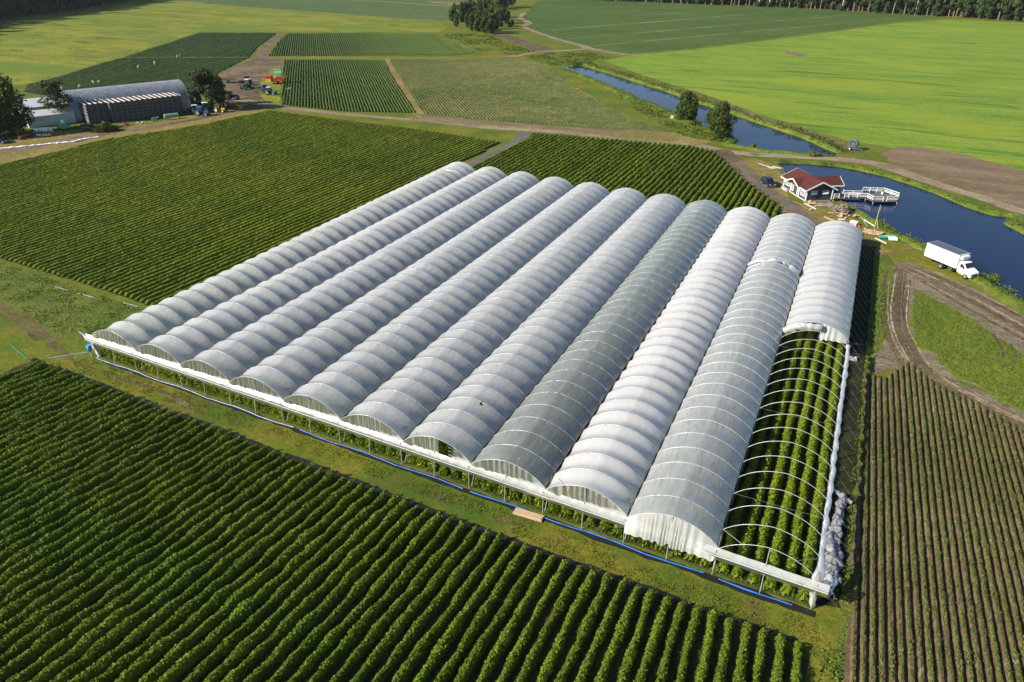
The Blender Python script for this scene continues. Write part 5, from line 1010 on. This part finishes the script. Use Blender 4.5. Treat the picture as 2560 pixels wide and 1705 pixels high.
implement(at(722, 226), R(30), 'greyblue', 'small grey implement at the edge of the striped field', n=4)
implement(at(500, 282), R(70), 'rust', 'dark rusty implement in the shade below the large pine', n=5, s=1.2)
# seeder with a long light tank
t = empty('seed_drill', (*at(430, 298), 0), R(62)); MB().prism([(-0.55, 1.5), (0.55, 1.5), (0.25, 0.7), (-0.25, 0.7)], -1.9, 1.9, 'x').build('tank', M['greyblue'], t); mb = MB()
for x in (-1.95, 1.95): mb.box((x, 0, 0.95), (0.12, 1.2, 1.3))
mb.box((0, 0, 1.55), (3.9, 1.2, 0.06)); mb.build('frame', M['palegreen'], t)
for x in (-2.1, 2.1): wheel_part(t, (x, 0, 0.5), 0.5, 0.22, 'palegreen', 'x')
tag(t, 'pale grey green seed drill on the grass before the crates', 'seed drill')
# trailers, bags, misc
def trailer(loc, head, mat, label, L=4.2, tilt=0, s=1.0):
    t = empty('farm_trailer', (*loc, 0), head); t.scale = (s, s, s); bd = MB().box((0, 0, 0.95), (L, 2.1, 0.1), Matrix.Rotation(R(tilt), 4, 'Y'))
    for y in (-1.05, 1.05): bd.box((0, y, 1.15), (L, 0.06, 0.36), Matrix.Rotation(R(tilt), 4, 'Y'))
    bd.build('bed', M[mat], t); MB().beam((L/2, 0, 0.75), (L/2+1.6, 0, 0.45), 0.1, 0.1).build('drawbar', M['rust'], t)
    for y in (-1, 1): wheel_part(t, (-0.3, y*0.95, 0.38), 0.38, 0.22, 'steel')
    return tag(t, label, 'trailer')
trailer((-137.5, 170.0), R(20), 'rust', 'dark open trailer beyond the large pine on the dirt road', s=1.25)
trailer(at(158, 322), R(-12), 'palegreen', 'light green tipped trailer bed in the grass below the shed', tilt=14, s=1.15)
trailer(at(215, 326), R(15), 'rust', 'grey trailer loaded with scrap before the left end of the crates', s=1.1)
t = empty('bag_table', (*at(112, 338), 0), R(35)); MB().box((0, 0, 1.1), (5.0, 1.7, 0.12)).build('top', M['oldwood'], t)
for x in (-2.3, 2.3):
    for y in (-0.7, 0.7): MB().box((x, y, 0.52), (0.12, 0.12, 1.04)).build('leg', M['oldwood'], t)
tag(t, 'long wooden platform carrying white bags on the grass at the left', 'table')
bag0 = MB().ball((0, 0, 0.42), (0.45, 0.42, 0.46), 3, 0.35).build('white_bag', M['bag'], None, True); rr_ = np.random.default_rng(4); first = True; Mt = Matrix.Translation(t.location) @ Matrix.Rotation(R(35), 4, 'Z')
def put_bag(p, z, label, group, s=1.0):
    global first
    o = bag0 if first else bag0.copy()
    if not first: COL.objects.link(o)
    first = False; o.location = (p[0], p[1], z); o.rotation_euler = (0, 0, rr_.uniform(0, 6)); o.scale = (s, s, s); tag(o, label, 'bag', group)
for k in range(9):
    q = Mt @ Vector((-2.1+0.5*k, rr_.uniform(-0.35, 0.35), 0)); put_bag(q, 1.14, 'full white bag standing on the long wooden platform', 'white bags on the platform', rr_.uniform(0.8, 1.05))
for k in range(5):
    q = Mt @ Vector((-1.4+0.75*k, rr_.uniform(-1.5, -1.0), 0)); put_bag(q, 0.0, 'white bag lying in the grass under the platform', 'white bags under the platform', 0.75)
for k in range(12):
    q = at(552+rr_.uniform(0, 34), 262+rr_.uniform(-7, 5)); put_bag(q, 0, 'white bag in the shaded heap right of the large pine', 'bags heaped right of the large pine', rr_.uniform(0.9, 1.4))
for q in ((569, 266), (585, 266)):
    t = empty('red_tank', (*at(*q), 0), R(20)); MB().bar((-0.9, 0, 0.7), (0.9, 0, 0.7), 0.6, 16).build('tank', plain('pink red plastic', (0.55, 0.08, 0.10), 0.4), t); MB().box((0, 0, 0.15), (1.4, 0.9, 0.3)).build('stand', M['rust'], t); tag(t, 'pinkish red tank lying in front of the white bags by the large pine', 'tank', 'red tanks by the bags')
# hose reel cart by the canal
t = empty('hose_reel_cart', (*at(2130, 375), 0), R(-20)); V, F = crumple([(math.cos(a)*1.0, 0, 1.75+math.sin(a)*0.8) for a in np.linspace(0, 2*math.pi, 17)], 0.5, 0.45, 0.02, 0, 10); 
mesh_np('hose_drum', V, F, M['darkgrey'], t, True); mb = MB()
for y in (-0.45, 0.45):
    for a in np.linspace(0, 2*math.pi, 17)[:-1]: b = a+2*math.pi/16; mb.bar((math.cos(a)*1.2, y, 1.75+math.sin(a)*1.2), (math.cos(b)*1.2, y, 1.75+math.sin(b)*1.2), 0.04, 6)
    for k in range(4): a = k*math.pi/4; mb.bar((math.cos(a)*1.25, y, 1.75+math.sin(a)*1.25), (-math.cos(a)*1.25, y, 1.75-math.sin(a)*1.25), 0.03, 6)
mb.build('reel_frame', M['steel'], t); MB().box((0, 0, 0.5), (2.6, 0.9, 0.15)).beam((1.3, 0, 0.5), (2.6, 0, 0.6), 0.12, 0.12).bar((-0.9, 0, 0.5), (-0.4, 0, 1.6), 0.06).bar((0.9, 0, 0.5), (0.4, 0, 1.6), 0.06).build('cart_frame', plain('blue steel', (0.05, 0.16, 0.32), 0.4), t)
for y in (-1, 1): wheel_part(t, (-0.4, y*0.75, 0.42), 0.42, 0.25, 'palerim')
tag(t, 'blue and grey hose reel cart at the end of the canal bank', 'hose reel')
# wooden pole leaning over the pond shore
b = at(2185, 571); t = empty('wooden_pole', (*b, 0)); M['pole'] = plain('yellowish pole wood', (0.42, 0.34, 0.13), 0.8, 0, 0.2, 3.0)
MB().bar((0, 0, -0.2), (0.15, 0.2, tall((2185, 571), 513)), 0.09, 10, 0.06).build('post', M['pole'], t); MB().bar((0.75, -0.25, -0.1), (0.08, 0.1, 2.0), 0.07, 8, 0.05).build('strut', M['pole'], t); tag(t, 'tall thin wooden pole with a short strut on the pond shore', 'pole')
# ------------------------------------------------------------------ barn, shed and crates
AA = Vector((0.40, 0.9165, 0)); NN = Vector((0.9165, -0.40, 0)); P0 = Vector((-115.6, 98.0, 0)); BA = math.atan2(AA.y, AA.x)
def bw(a, n, z=0): q = P0+AA*a+NN*n; return (q.x, q.y, z)
M['tin'] = plain('corrugated metal sheet', (0.34, 0.35, 0.37), 0.36, 0.45, 0.3, 0.5); M['tin2'] = plain('pale roof sheet', (0.60, 0.62, 0.63), 0.4, 0.2, 0.08, 0.6); M['shedwall'] = plain('white wall', (0.55, 0.56, 0.56), 0.7, 0, 0.12, 0.7)
M['crate'] = plain('grey weathered crate wood', (0.075, 0.072, 0.08), 0.8, 0, 0.4, 2.5); M['cratetop'] = plain('sunbleached crate slats', (0.62, 0.56, 0.50), 0.75, 0, 0.2, 3.0)
# local frame of the barn: x along the ridge, y towards the back (-n)
B = empty('arched_barn', bw(-7.0, -14.4), BA); tag(B, 'long barn with a corrugated metal arch roof behind the stacked crates', 'barn')
LB, RB, HB = 35.0, 6.9, 8.0; nx = 35*14; na = 26; X = np.linspace(0, LB, nx+1); A = np.linspace(0, math.pi, na+1); V = []
for x in X:
    k = 0.06*math.sin(x*2*math.pi/0.7)
    for a in A: V.append((x, -math.cos(a)*(RB+k), math.sin(a)**0.9*(HB+k)))
a_, c_ = np.meshgrid(np.arange(nx), np.arange(na), indexing='ij'); q = (a_*(na+1)+c_).ravel()
mesh_np('roof', np.array(V), np.stack([q, q+1, q+na+2, q+na+1], -1), M['tin'], B, True)
for x_, nm in ((0.15, 'end_wall'), (LB-0.15, 'end_wall')):
    mb = MB(); mb.bm.faces.new([mb.bm.verts.new((x_, -math.cos(a)*(RB-0.1), math.sin(a)**0.9*(HB-0.1))) for a in np.linspace(0, math.pi, 25)]); mb.build(nm, M['oldwood'], B)
MB().box((LB-0.02, 0, 2.1), (0.12, 4.2, 4.2)).build('door', plain('brown door', (0.10, 0.06, 0.045), 0.7), B); MB().bar((LB-0.3, 0, HB), (LB-0.3, 0, HB+1.6), 0.05).build('vent_pipe', M['steel'], B)
S = empty('white_shed', bw(-19.0, -6.6), BA); tag(S, 'low white shed with pale sheet roofs beside the left end of the barn', 'shed'); Ls = 12.6
mb = MB(); mb.prism([(0.1, 0), (0.1, 3.0), (5.0, 4.1), (5.0, 4.7), (11.0, 6.0), (11.0, 0)], 0.1, Ls-0.1, 'x'); mb.build('wall', M['shedwall'], S)
mb = MB(); slab(mb, [(-0.3, -0.4, 3.05), (Ls+0.2, -0.4, 3.05), (Ls+0.2, 4.98, 4.25), (-0.3, 4.98, 4.25)], 0.1); mb.build('roof', M['tin2'], S)
mb = MB(); slab(mb, [(-0.3, 4.6, 4.82), (Ls+0.2, 4.6, 4.82), (Ls+0.2, 11.4, 6.25), (-0.3, 11.4, 6.25)], 0.1); mb.build('roof', M['tin2'], S)
# one crate, then copies: only those with a face in the open
cr = empty('wooden_crate', (0, 0, 0)); cs = 1.46; chh = 0.94; mb = MB()
for s in (-1, 1):
    for k in range(4): mb.box((0, s*(cs/2-0.015), 0.17+k*0.205), (cs, 0.03, 0.175)); mb.box((s*(cs/2-0.015), 0, 0.17+k*0.205), (0.03, cs-0.06, 0.175))
    for u in (-1, 1): mb.box((s*(cs/2-0.06), u*(cs/2-0.06), chh/2), (0.07, 0.07, chh-0.04))
mb.box((0, 0, 0.06), (cs, cs, 0.03)); mb.build('sides', M['crate'], cr); mb = MB()
for k in (-1, 0, 1): mb.box((0, k*(cs/2-0.06), 0.02), (cs, 0.09, 0.04))
mb.build('runners', M['crate'], cr)
mb = MB()
for k in (-1, 1): mb.box((k*(cs/2-0.16), 0, chh-0.01), (0.32, cs, 0.045))
mb.build('rim', M['cratetop'], cr); kc = [c for c in bpy.data.objects if c.parent == cr]; used = False; rr_ = np.random.default_rng(6)
def put_crate(x, y, z, rz, label, group):
    global used
    if not used: o = cr; used = True
    else:
        o = cr.copy(); COL.objects.link(o)
        for c in kc:
            d = c.copy(); COL.objects.link(d); d.parent = o
    o.location = (x, y, z); o.rotation_euler = (0, 0, rz); tag(o, label, 'crate', group)
NA, ND, NH = 18, 5, 6; cnt = 0
for i in range(NA):
    off = 0.0 if i > 3 else -1.5
    for j in range(ND):
        for k in range(NH):
            if not (k == NH-1 or j == 0 or i in (0, NA-1)): continue
            a = -3.6+i*1.50+rr_.uniform(-0.015, 0.015); n = -0.1-j*1.50+off+0.10*math.sin(i*2.3); z = k*0.945+0.01
            q = bw(a, n, z); put_crate(*q, BA+R(rr_.uniform(-1.2, 1.2)), 'grey wooden crate of the tall block stacked before the barn', 'crates stacked before the barn'); cnt += 1
for i in range(6):
    for k in range(4):
        if k < 3 and i < 5 and i > 0 and k > 0: continue
        q = bw(29.8+1.5*(i % 3), -12.5-1.5*(i//3), k*0.945+0.01); put_crate(*q, BA, 'wooden crate in the small stack between the barn and the large pine', 'crates right of the barn'); cnt += 1
print('crates', cnt)
mb = MB(); mb.box((0, 0, 2.4), (1.0, 0.12, 4.8)); o = mb.build('leaning_panel', M['wood']); o.location = bw(24.6, -3.6, 0.0); o.rotation_euler = (R(-14), R(3), BA); tag(o, 'tall yellowish board leaning beside the right end of the crates', 'board')
# overgrown heap, scrap
M['heapgrass'] = leaf_mat('overgrown heap', (0.05, 0.08, 0.01), (0.14, 0.16, 0.03), 0.2, 0.7, 0.3)
b = at(264, 328); V, F = crumple([(-3.4, 0, -0.2), (-1.8, 0.1, 0.5), (0, 0, 0.8), (1.8, -0.1, 0.5), (3.0, 0, -0.2)], [0.5, 1.6, 2.1, 1.6, 0.5], [0.2, 0.8, 1.2, 0.8, 0.2], 0.5, 3, 18, 0.8); V[:, 2] = np.maximum(V[:, 2], -0.05)
t = empty('grass_heap', (*b, 0), R(50)); mesh_np('soil', V, F, M['tallgrass'], t, True); k = rng.integers(0, len(V), 2600); c = V[k]+rng.normal(0, 0.12, (2600, 3)); q = rng.normal(0, 0.17, (2600, 2, 3)); mesh_np('grass', np.stack([c+q[:, 0], c+q[:, 1], c-q[:, 0], c-q[:, 1]], 1).reshape(-1, 3), np.arange(2600*4).reshape(-1, 4), M['heapgrass'], t); tag(t, 'round grassy heap in front of the stacked crates', 'heap')
def rubble(name, px, n, spread, mats, label, cat='scrap', seed=0, size=(0.3, 1.2), z=0.25):
    """loose pieces, each an object of its own"""
    r = np.random.default_rng(seed)
    for k in range(n):
        x, y = at(*px); x += r.normal(0, spread); y += r.normal(0, spread*0.7); s_ = r.uniform(*size)
        m_ = M[mats[k % len(mats)]]; mb = MB()
        if k % 3 == 2: mb.ball((0, 0, 0), (s_*0.35, s_*0.28, s_*0.22), 2, 0.6)
        else: mb.box((0, 0, 0), (s_, s_*(0.5 if k % 2 else 0.16), 0.06), None, 0.01); mb.beam((-s_*0.4, s_*0.1, 0.05), (s_*0.4, -s_*0.1, 0.09), 0.06, 0.05)
        o = mb.build(name, m_); o.location = (x, y, 0.06+r.random()*z); o.rotation_euler = (R(r.uniform(-14, 14)), R(r.uniform(-14, 14)), r.uniform(0, 6.28)); tag(o, label, cat, label[:40])
M['grey_scrap'] = plain('grey scrap', (0.35, 0.36, 0.38), 0.6, 0.2, 0.4, 2.0); M['dark_scrap'] = plain('dark scrap', (0.04, 0.04, 0.045), 0.7, 0, 0.4, 2.0)
rubble('scrap_piece', (283, 322), 10, 1.1, ['grey_scrap', 'dark_scrap', 'white'], 'piece of grey scrap beside the grassy heap', seed=1)
rubble('scrap_piece', (215, 318), 12, 1.0, ['grey_scrap', 'rust', 'dark_scrap'], 'piece of scrap on and around the grey trailer', seed=2, z=1.3)
rubble('scrap_piece', (352, 308), 7, 1.0, ['grey_scrap', 'palegreen', 'white'], 'piece of scrap in the grass before the middle of the crates', seed=3)
rubble('scrap_piece', (545, 268), 9, 1.6, ['dark_scrap', 'grey_scrap', 'rust'], 'piece of dark scrap in the shade below the large pine', seed=4, z=0.6)
# long white film on the track
t_ = [(*at(*q), 0.10) for q in [(-40, 375), (40, 369), (95, 363), (140, 359), (185, 355), (205, 350), (225, 346), (246, 343)]]
V, F = crumple(t_, [0.45, 0.4, 0.4, 0.45, 0.4, 0.5, 0.55, 0.3], [0.12, 0.1, 0.1, 0.12, 0.1, 0.2, 0.2, 0.1], 0.2, 11, 10, 1.2); V[:, 2] = np.maximum(V[:, 2], 0.05); o = mesh_np('film_roll', V, F, M['bag'], None, True); tag(o, 'long white strip of film lying along the farm track at the left', 'plastic film')
for k in range(3):
    C = smooth_line(world_poly([(-20, 432+k*9), (110, 399+k*6), (245, 359+k*4), (300+25*k, 345+k*2)])); sheet('mulch_strip', ribbon_poly(C, 0.5), 0.05+0.004*k, M['mulch'], 1.2, 0.15, 90+k, None, 'black film strip along the track edge of the large left field', 'mulch film').__setitem__('group', 'black strips at the track edge')
# beehive like box at the canal
t = empty('yellow_box', (*at(1680, 297), 0), 0.3); MB().box((0, 0, 0.45), (0.8, 0.7, 0.8), None, 0.02).build('body', plain('cream box', (0.75, 0.60, 0.32), 0.6), t); MB().box((0, 0, 0.88), (0.92, 0.82, 0.07)).build('lid', M['white'], t); tag(t, 'small cream box at the foot of the round tree by the canal', 'box')
# shore clutter between lodge and tunnels
def board(px0, px1, w_, h_, mat, label, z=0.08, name='wood_board', cat='board', group=None):
    a, b = at(*px0), at(*px1); L_ = math.hypot(b[0]-a[0], b[1]-a[1]); o = MB().box((0, 0, 0), (L_, w_, h_), None, 0.008).build(name, M[mat]); o.location = ((a[0]+b[0])/2, (a[1]+b[1])/2, z); o.rotation_euler = (R(2), R(1.5), math.atan2(b[1]-a[1], b[0]-a[0])); tag(o, label, cat, group)
board((2010, 511), (2040, 525), 0.22, 0.1, 'white', 'white plank crossing another below the lodge corner', 0.25); board((2024, 526), (2043, 514), 0.2, 0.1, 'white', 'second white plank crossing under the first below the lodge', 0.12)
board((2060, 543), (2092, 555), 0.25, 0.12, 'wood', 'long orange brown plank at the far end of the right tunnel'); board((2096, 549), (2112, 549), 0.4, 0.1, 'white', 'short white plank right of the orange brown plank')
M['ply'] = plain('plywood', (0.45, 0.30, 0.17), 0.7, 0, 0.25, 1.0); a = at(2182, 583); o = MB().box((0, 0, 0), (3.4, 1.9, 0.06)).build('plywood_sheet', M['ply']); o.location = (*a, 0.22); o.rotation_euler = (R(5), R(-4), R(-28)); tag(o, 'large brown plywood sheet below the wooden pole', 'sheet')
rubble('wood_piece', (2112, 540), 16, 1.3, ['wood', 'oldwood', 'ply'], 'piece of broken wood near the brush heap on the pond shore', 'wood', 5, (0.4, 1.6))
rubble('wood_piece', (2165, 580), 16, 1.5, ['white', 'oldwood', 'ply', 'wood'], 'piece of wood or board scattered around the plywood sheet', 'wood', 6, (0.4, 1.7))
rubble('wood_piece', (2025, 508), 14, 1.2, ['wood', 'oldwood', 'ply'], 'piece of building wood below the lodge corner', 'wood', 7, (0.3, 1.3))
rubble('scrap_piece', (2128, 566), 9, 0.8, ['white', 'bag', 'red'], 'small white or red scrap item right of the far tunnel end', 'scrap', 8, (0.3, 0.8))
for k, (p, q) in enumerate([((2150, 545), (2175, 556)), ((2160, 552), (2185, 566)), ((2198, 560), (2225, 590)), ((2205, 570), (2222, 586)), ((2215, 578), (2250, 592)), ((2222, 584), (2246, 596)), ((2155, 548), (2168, 566)), ((2187, 597), (2216, 610))]):
    board(p, q, 0.16, 0.1, ['oldwood', 'white', 'wood'][k % 3], 'long thin beam lying on the pond shore near the pole', 0.1+0.05*(k % 2), group='beams on the shore near the pole')
board((2275, 596), (2300, 612), 0.1, 0.08, 'grey_scrap', 'thin grey pipe on the bank left of the truck', name='pipe', cat='pipe')
V, F = crumple([(-1.6, 0, 0.0), (-0.7, 0, 0.55), (0.4, 0.1, 0.7), (1.6, 0, 0.1)], [0.6, 1.3, 1.4, 0.5], [0.3, 0.7, 0.9, 0.3], 0.5, 7, 16, 1.6); t = empty('brush_heap', (*at(2101, 530), 0), R(-20)); M['brush'] = plain('dry brush', (0.17, 0.14, 0.105), 0.95, 0, 0.55, 4.0, 0.8)
mesh_np('core', V, F, M['brush'], t); mb = MB(); r = np.random.default_rng(12)
for _ in range(160):
    k = r.integers(len(V)); d = r.normal(0, 0.4, 3); mb.bar(V[k]-d, V[k]+d, 0.02, 4, 0.01)
mb.build('twigs', M['brush'], t); tag(t, 'grey brown heap of brush and roots on the shore below the jetty', 'heap')
V, F = crumple([(-2.2, 0, 0.0), (-0.7, 0, 0.2), (0.8, 0, 0.25), (2.2, 0, 0.0)], [0.5, 0.8, 0.9, 0.4], [0.2, 0.45, 0.5, 0.2], 0.4, 8, 14, 1.5); o = mesh_np('soil_heap', V, F, M['brush'], None, True); o.location = (*at(2073, 516), 0); o.rotation_euler = (0, 0, R(5)); tag(o, 'low brown heap of earth along the foot of the lodge gable', 'heap')
t = empty('white_box', (*at(2133, 562), 0), R(-15)); MB().box((0, 0, 0.3), (1.2, 0.8, 0.5), None, 0.03).build('body', M['oldwood'], t); MB().box((0, 0, 0.6), (1.35, 0.95, 0.08), Matrix.Rotation(R(12), 4, 'X')).build('lid', M['white'], t); tag(t, 'box with a tilted white lid on the shore beside the far tunnel end', 'box')
t = empty('small_boat', (*at(2219, 597), 0), R(20)); V = []; 
for i in range(9):
    u = i/8; wd = 0.62*math.sin(math.pi*(0.12+0.80*u))**0.6; x = -1.5+3.0*u
    for y, z in ((-1, 0.5), (-0.75, 0.12), (0, 0.0), (0.75, 0.12), (1, 0.5)): V.append((x, y*wd, z+0.12*abs(u-0.5)))
F = [(i*5+j, i*5+j+1, (i+1)*5+j+1, (i+1)*5+j) for i in range(8) for j in range(4)]; mesh_np('hull', np.array(V), np.array(F), plain('turquoise', (0.10, 0.42, 0.36), 0.4), t, True); MB().box((-0.3, 0, 0.36), (0.3, 1.0, 0.05)).build('bench', M['oldwood'], t); MB().box((0.6, -0.8, 0.35), (1.6, 0.9, 0.06), Matrix.Rotation(R(24), 4, 'X')).build('cover', M['white'], t); tag(t, 'small turquoise boat with a white board on the pond shore', 'boat')
b = at(2290, 618); 
for k, (px, L_, mat, lab) in enumerate([((1908, 415), 3.2, 'dark_scrap', 'black covered pile of poles between the track and the pond'), ((1925, 420), 2.6, 'oldwood', 'low pile of pale poles beside the black covered one'), ((1942, 420), 2.4, 'oldwood', 'thin pile of poles nearest the pond tip')]):
    t = empty('pole_pile', (*at(*px), 0), R(-38+6*k)); 
    for j in range(5): MB().bar((-L_/2, -0.3+0.16*j, 0.12+0.08*(j % 2)), (L_/2+0.1*j, -0.3+0.17*j, 0.14+0.07*(j % 2)), 0.09, 7).build('pole', M['oldwood' if j % 2 else mat], t)
    tag(t, lab, 'pile')
V, F = crumple([(-1.0, 0, 0.1), (0, 0, 0.35), (1.0, 0, 0.1)], [0.4, 0.8, 0.4], [0.2, 0.4, 0.2], 0.15, 14, 14, 1.5); o = mesh_np('covered_heap', V, F, M['dark_scrap'], None, True); o.location = (*at(1960, 434), 0); o.rotation_euler = (0, 0, R(-30)); tag(o, 'black covered heap at the back corner of the lodge', 'heap')
t = empty('bucket', (*hl(10.6, 0.9), 0)); MB().bar((0, 0, 0), (0, 0, 0.4), 0.22, 12, 0.28).build('body', M['bluebin'], t); MB().bar((0, 0, 0.4), (0, 0, 0.43), 0.3, 12).build('rim', M['bluebin'], t); tag(t, 'blue tub at the foot of the lodge gable wall', 'bucket')
# ------------------------------------------------------------------ field workers (one skinned body each)
SKIN = plain('skin', (0.45, 0.28, 0.20), 0.6)
def person(loc, rz, shirt, bend, label):
    me = bpy.data.meshes.new('person'); b = R(bend); hx, hz = 0.0, 0.92
    def up(d, f=0): return (hx+math.sin(b)*d+math.cos(b)*f, hz+math.cos(b)*d-math.sin(b)*f)
    c, sh, nk, hd = up(0.28), up(0.48), up(0.58), up(0.74, 0.02)
    V = [(hx, 0, hz), (c[0], 0, c[1]), (sh[0], 0, sh[1]), (nk[0], 0, nk[1]), (hd[0], 0, hd[1])]; rad = [0.15, 0.15, 0.15, 0.06, 0.11]; E_ = [(0, 1), (1, 2), (2, 3), (3, 4)]
    for s in (-1, 1):
        k = len(V); V += [(hx, s*0.10, hz-0.08), (0.05, s*0.12, 0.48), (-0.02, s*0.12, 0.07), (0.14, s*0.13, 0.04)]; rad += [0.10, 0.075, 0.05, 0.05]; E_ += [(0, k), (k, k+1), (k+1, k+2), (k+2, k+3)]
        k = len(V); e = (sh[0]+0.10+0.1*math.sin(b), sh[1]-0.26); h = (sh[0]+0.22+0.15*math.sin(b), sh[1]-0.46); V += [(sh[0], s*0.19, sh[1]-0.02), (e[0], s*0.24, e[1]), (h[0], s*0.18, h[1])]; rad += [0.07, 0.05, 0.04]; E_ += [(2, k), (k, k+1), (k+1, k+2)]
    me.from_pydata(V, E_, []); o = bpy.data.objects.new('person', me); COL.objects.link(o); m = o.modifiers.new('skin', 'SKIN')
    for v, r_ in zip(me.skin_vertices[0].data, rad): v.radius = (r_, r_)
    me.skin_vertices[0].data[0].use_root = True; s_ = o.modifiers.new('sub', 'SUBSURF'); s_.levels = 1; s_.render_levels = 1; me.materials.append(shirt)
    o.location = (*loc, 0); o.rotation_euler = (0, 0, rz)
    MB().ball((hd[0]-0.02, 0, hd[1]+0.05), (0.12, 0.12, 0.09), 2).build('cap', shirt, o, True); return tag(o, label, 'person')
wt, bl, yl, rd = plain('white shirt', (0.75, 0.75, 0.75), 0.8), plain('dark blue clothes', (0.05, 0.07, 0.15), 0.8), plain('yellow shirt', (0.70, 0.60, 0.10), 0.8), plain('reddish shirt', (0.5, 0.12, 0.10), 0.8)
for p, rz, m_, bd, lab in [((-176.4, 128.6), 0.5, wt, 5, 'person in white standing beyond the left end of the barn roof'), ((-177.4, 130.4), 2.0, bl, 8, 'person in dark clothes next to the one in white beyond the barn'), ((-175.6, 134.7), 1.0, wt, 60, 'person in white bending alone just beyond the barn roof'), ((-179.3, 143.9), 3.0, wt, 65, 'person in white bending beside the one in yellow'),
                           ((-179.0, 145.6), 0.2, yl, 65, 'person in yellow bending over the dark green rows'), ((-190.5, 169.8), 4.0, rd, 70, 'person in a reddish shirt bending in the middle of the rows'), ((-197.1, 179.3), 1.0, wt, 55, 'person in white in the middle of the dark green rows'), ((-199.7, 190.5), 2.0, wt, 10, 'person in white standing farthest up the dark green rows'), ((-215.8, 191.8), 0.0, bl, 50, 'person in dark blue at the far side of the rows')]: person(p, rz, m_, bd, lab)
for k, q in enumerate([(443, 146), (449, 145)]): person(at(*q), k, (wt, rd)[k], 30, ('person in white by the pale divider of the dark green field', 'person in red by the pale divider of the dark green field')[k])
# ------------------------------------------------------------------ air: one even box of thin haze round the whole place
hz = MB().box((0, 500, 34.5), (2600, 2600, 71)).build('haze', bpy.data.materials.new('haze air')); hm = hz.data.materials[0]; hm.use_nodes = True; t_ = hm.node_tree; t_.nodes.clear()
v_ = t_.nodes.new('ShaderNodeVolumePrincipled'); v_.inputs['Color'].default_value = (0.80, 0.88, 1.0, 1); v_.inputs['Density'].default_value = 0.00004; v_.inputs['Anisotropy'].default_value = 0.2
o_ = t_.nodes.new('ShaderNodeOutputMaterial'); t_.links.new(v_.outputs[0], o_.inputs['Volume']); tag(hz, kind='stuff')
sc.cycles.volume_bounces = 0
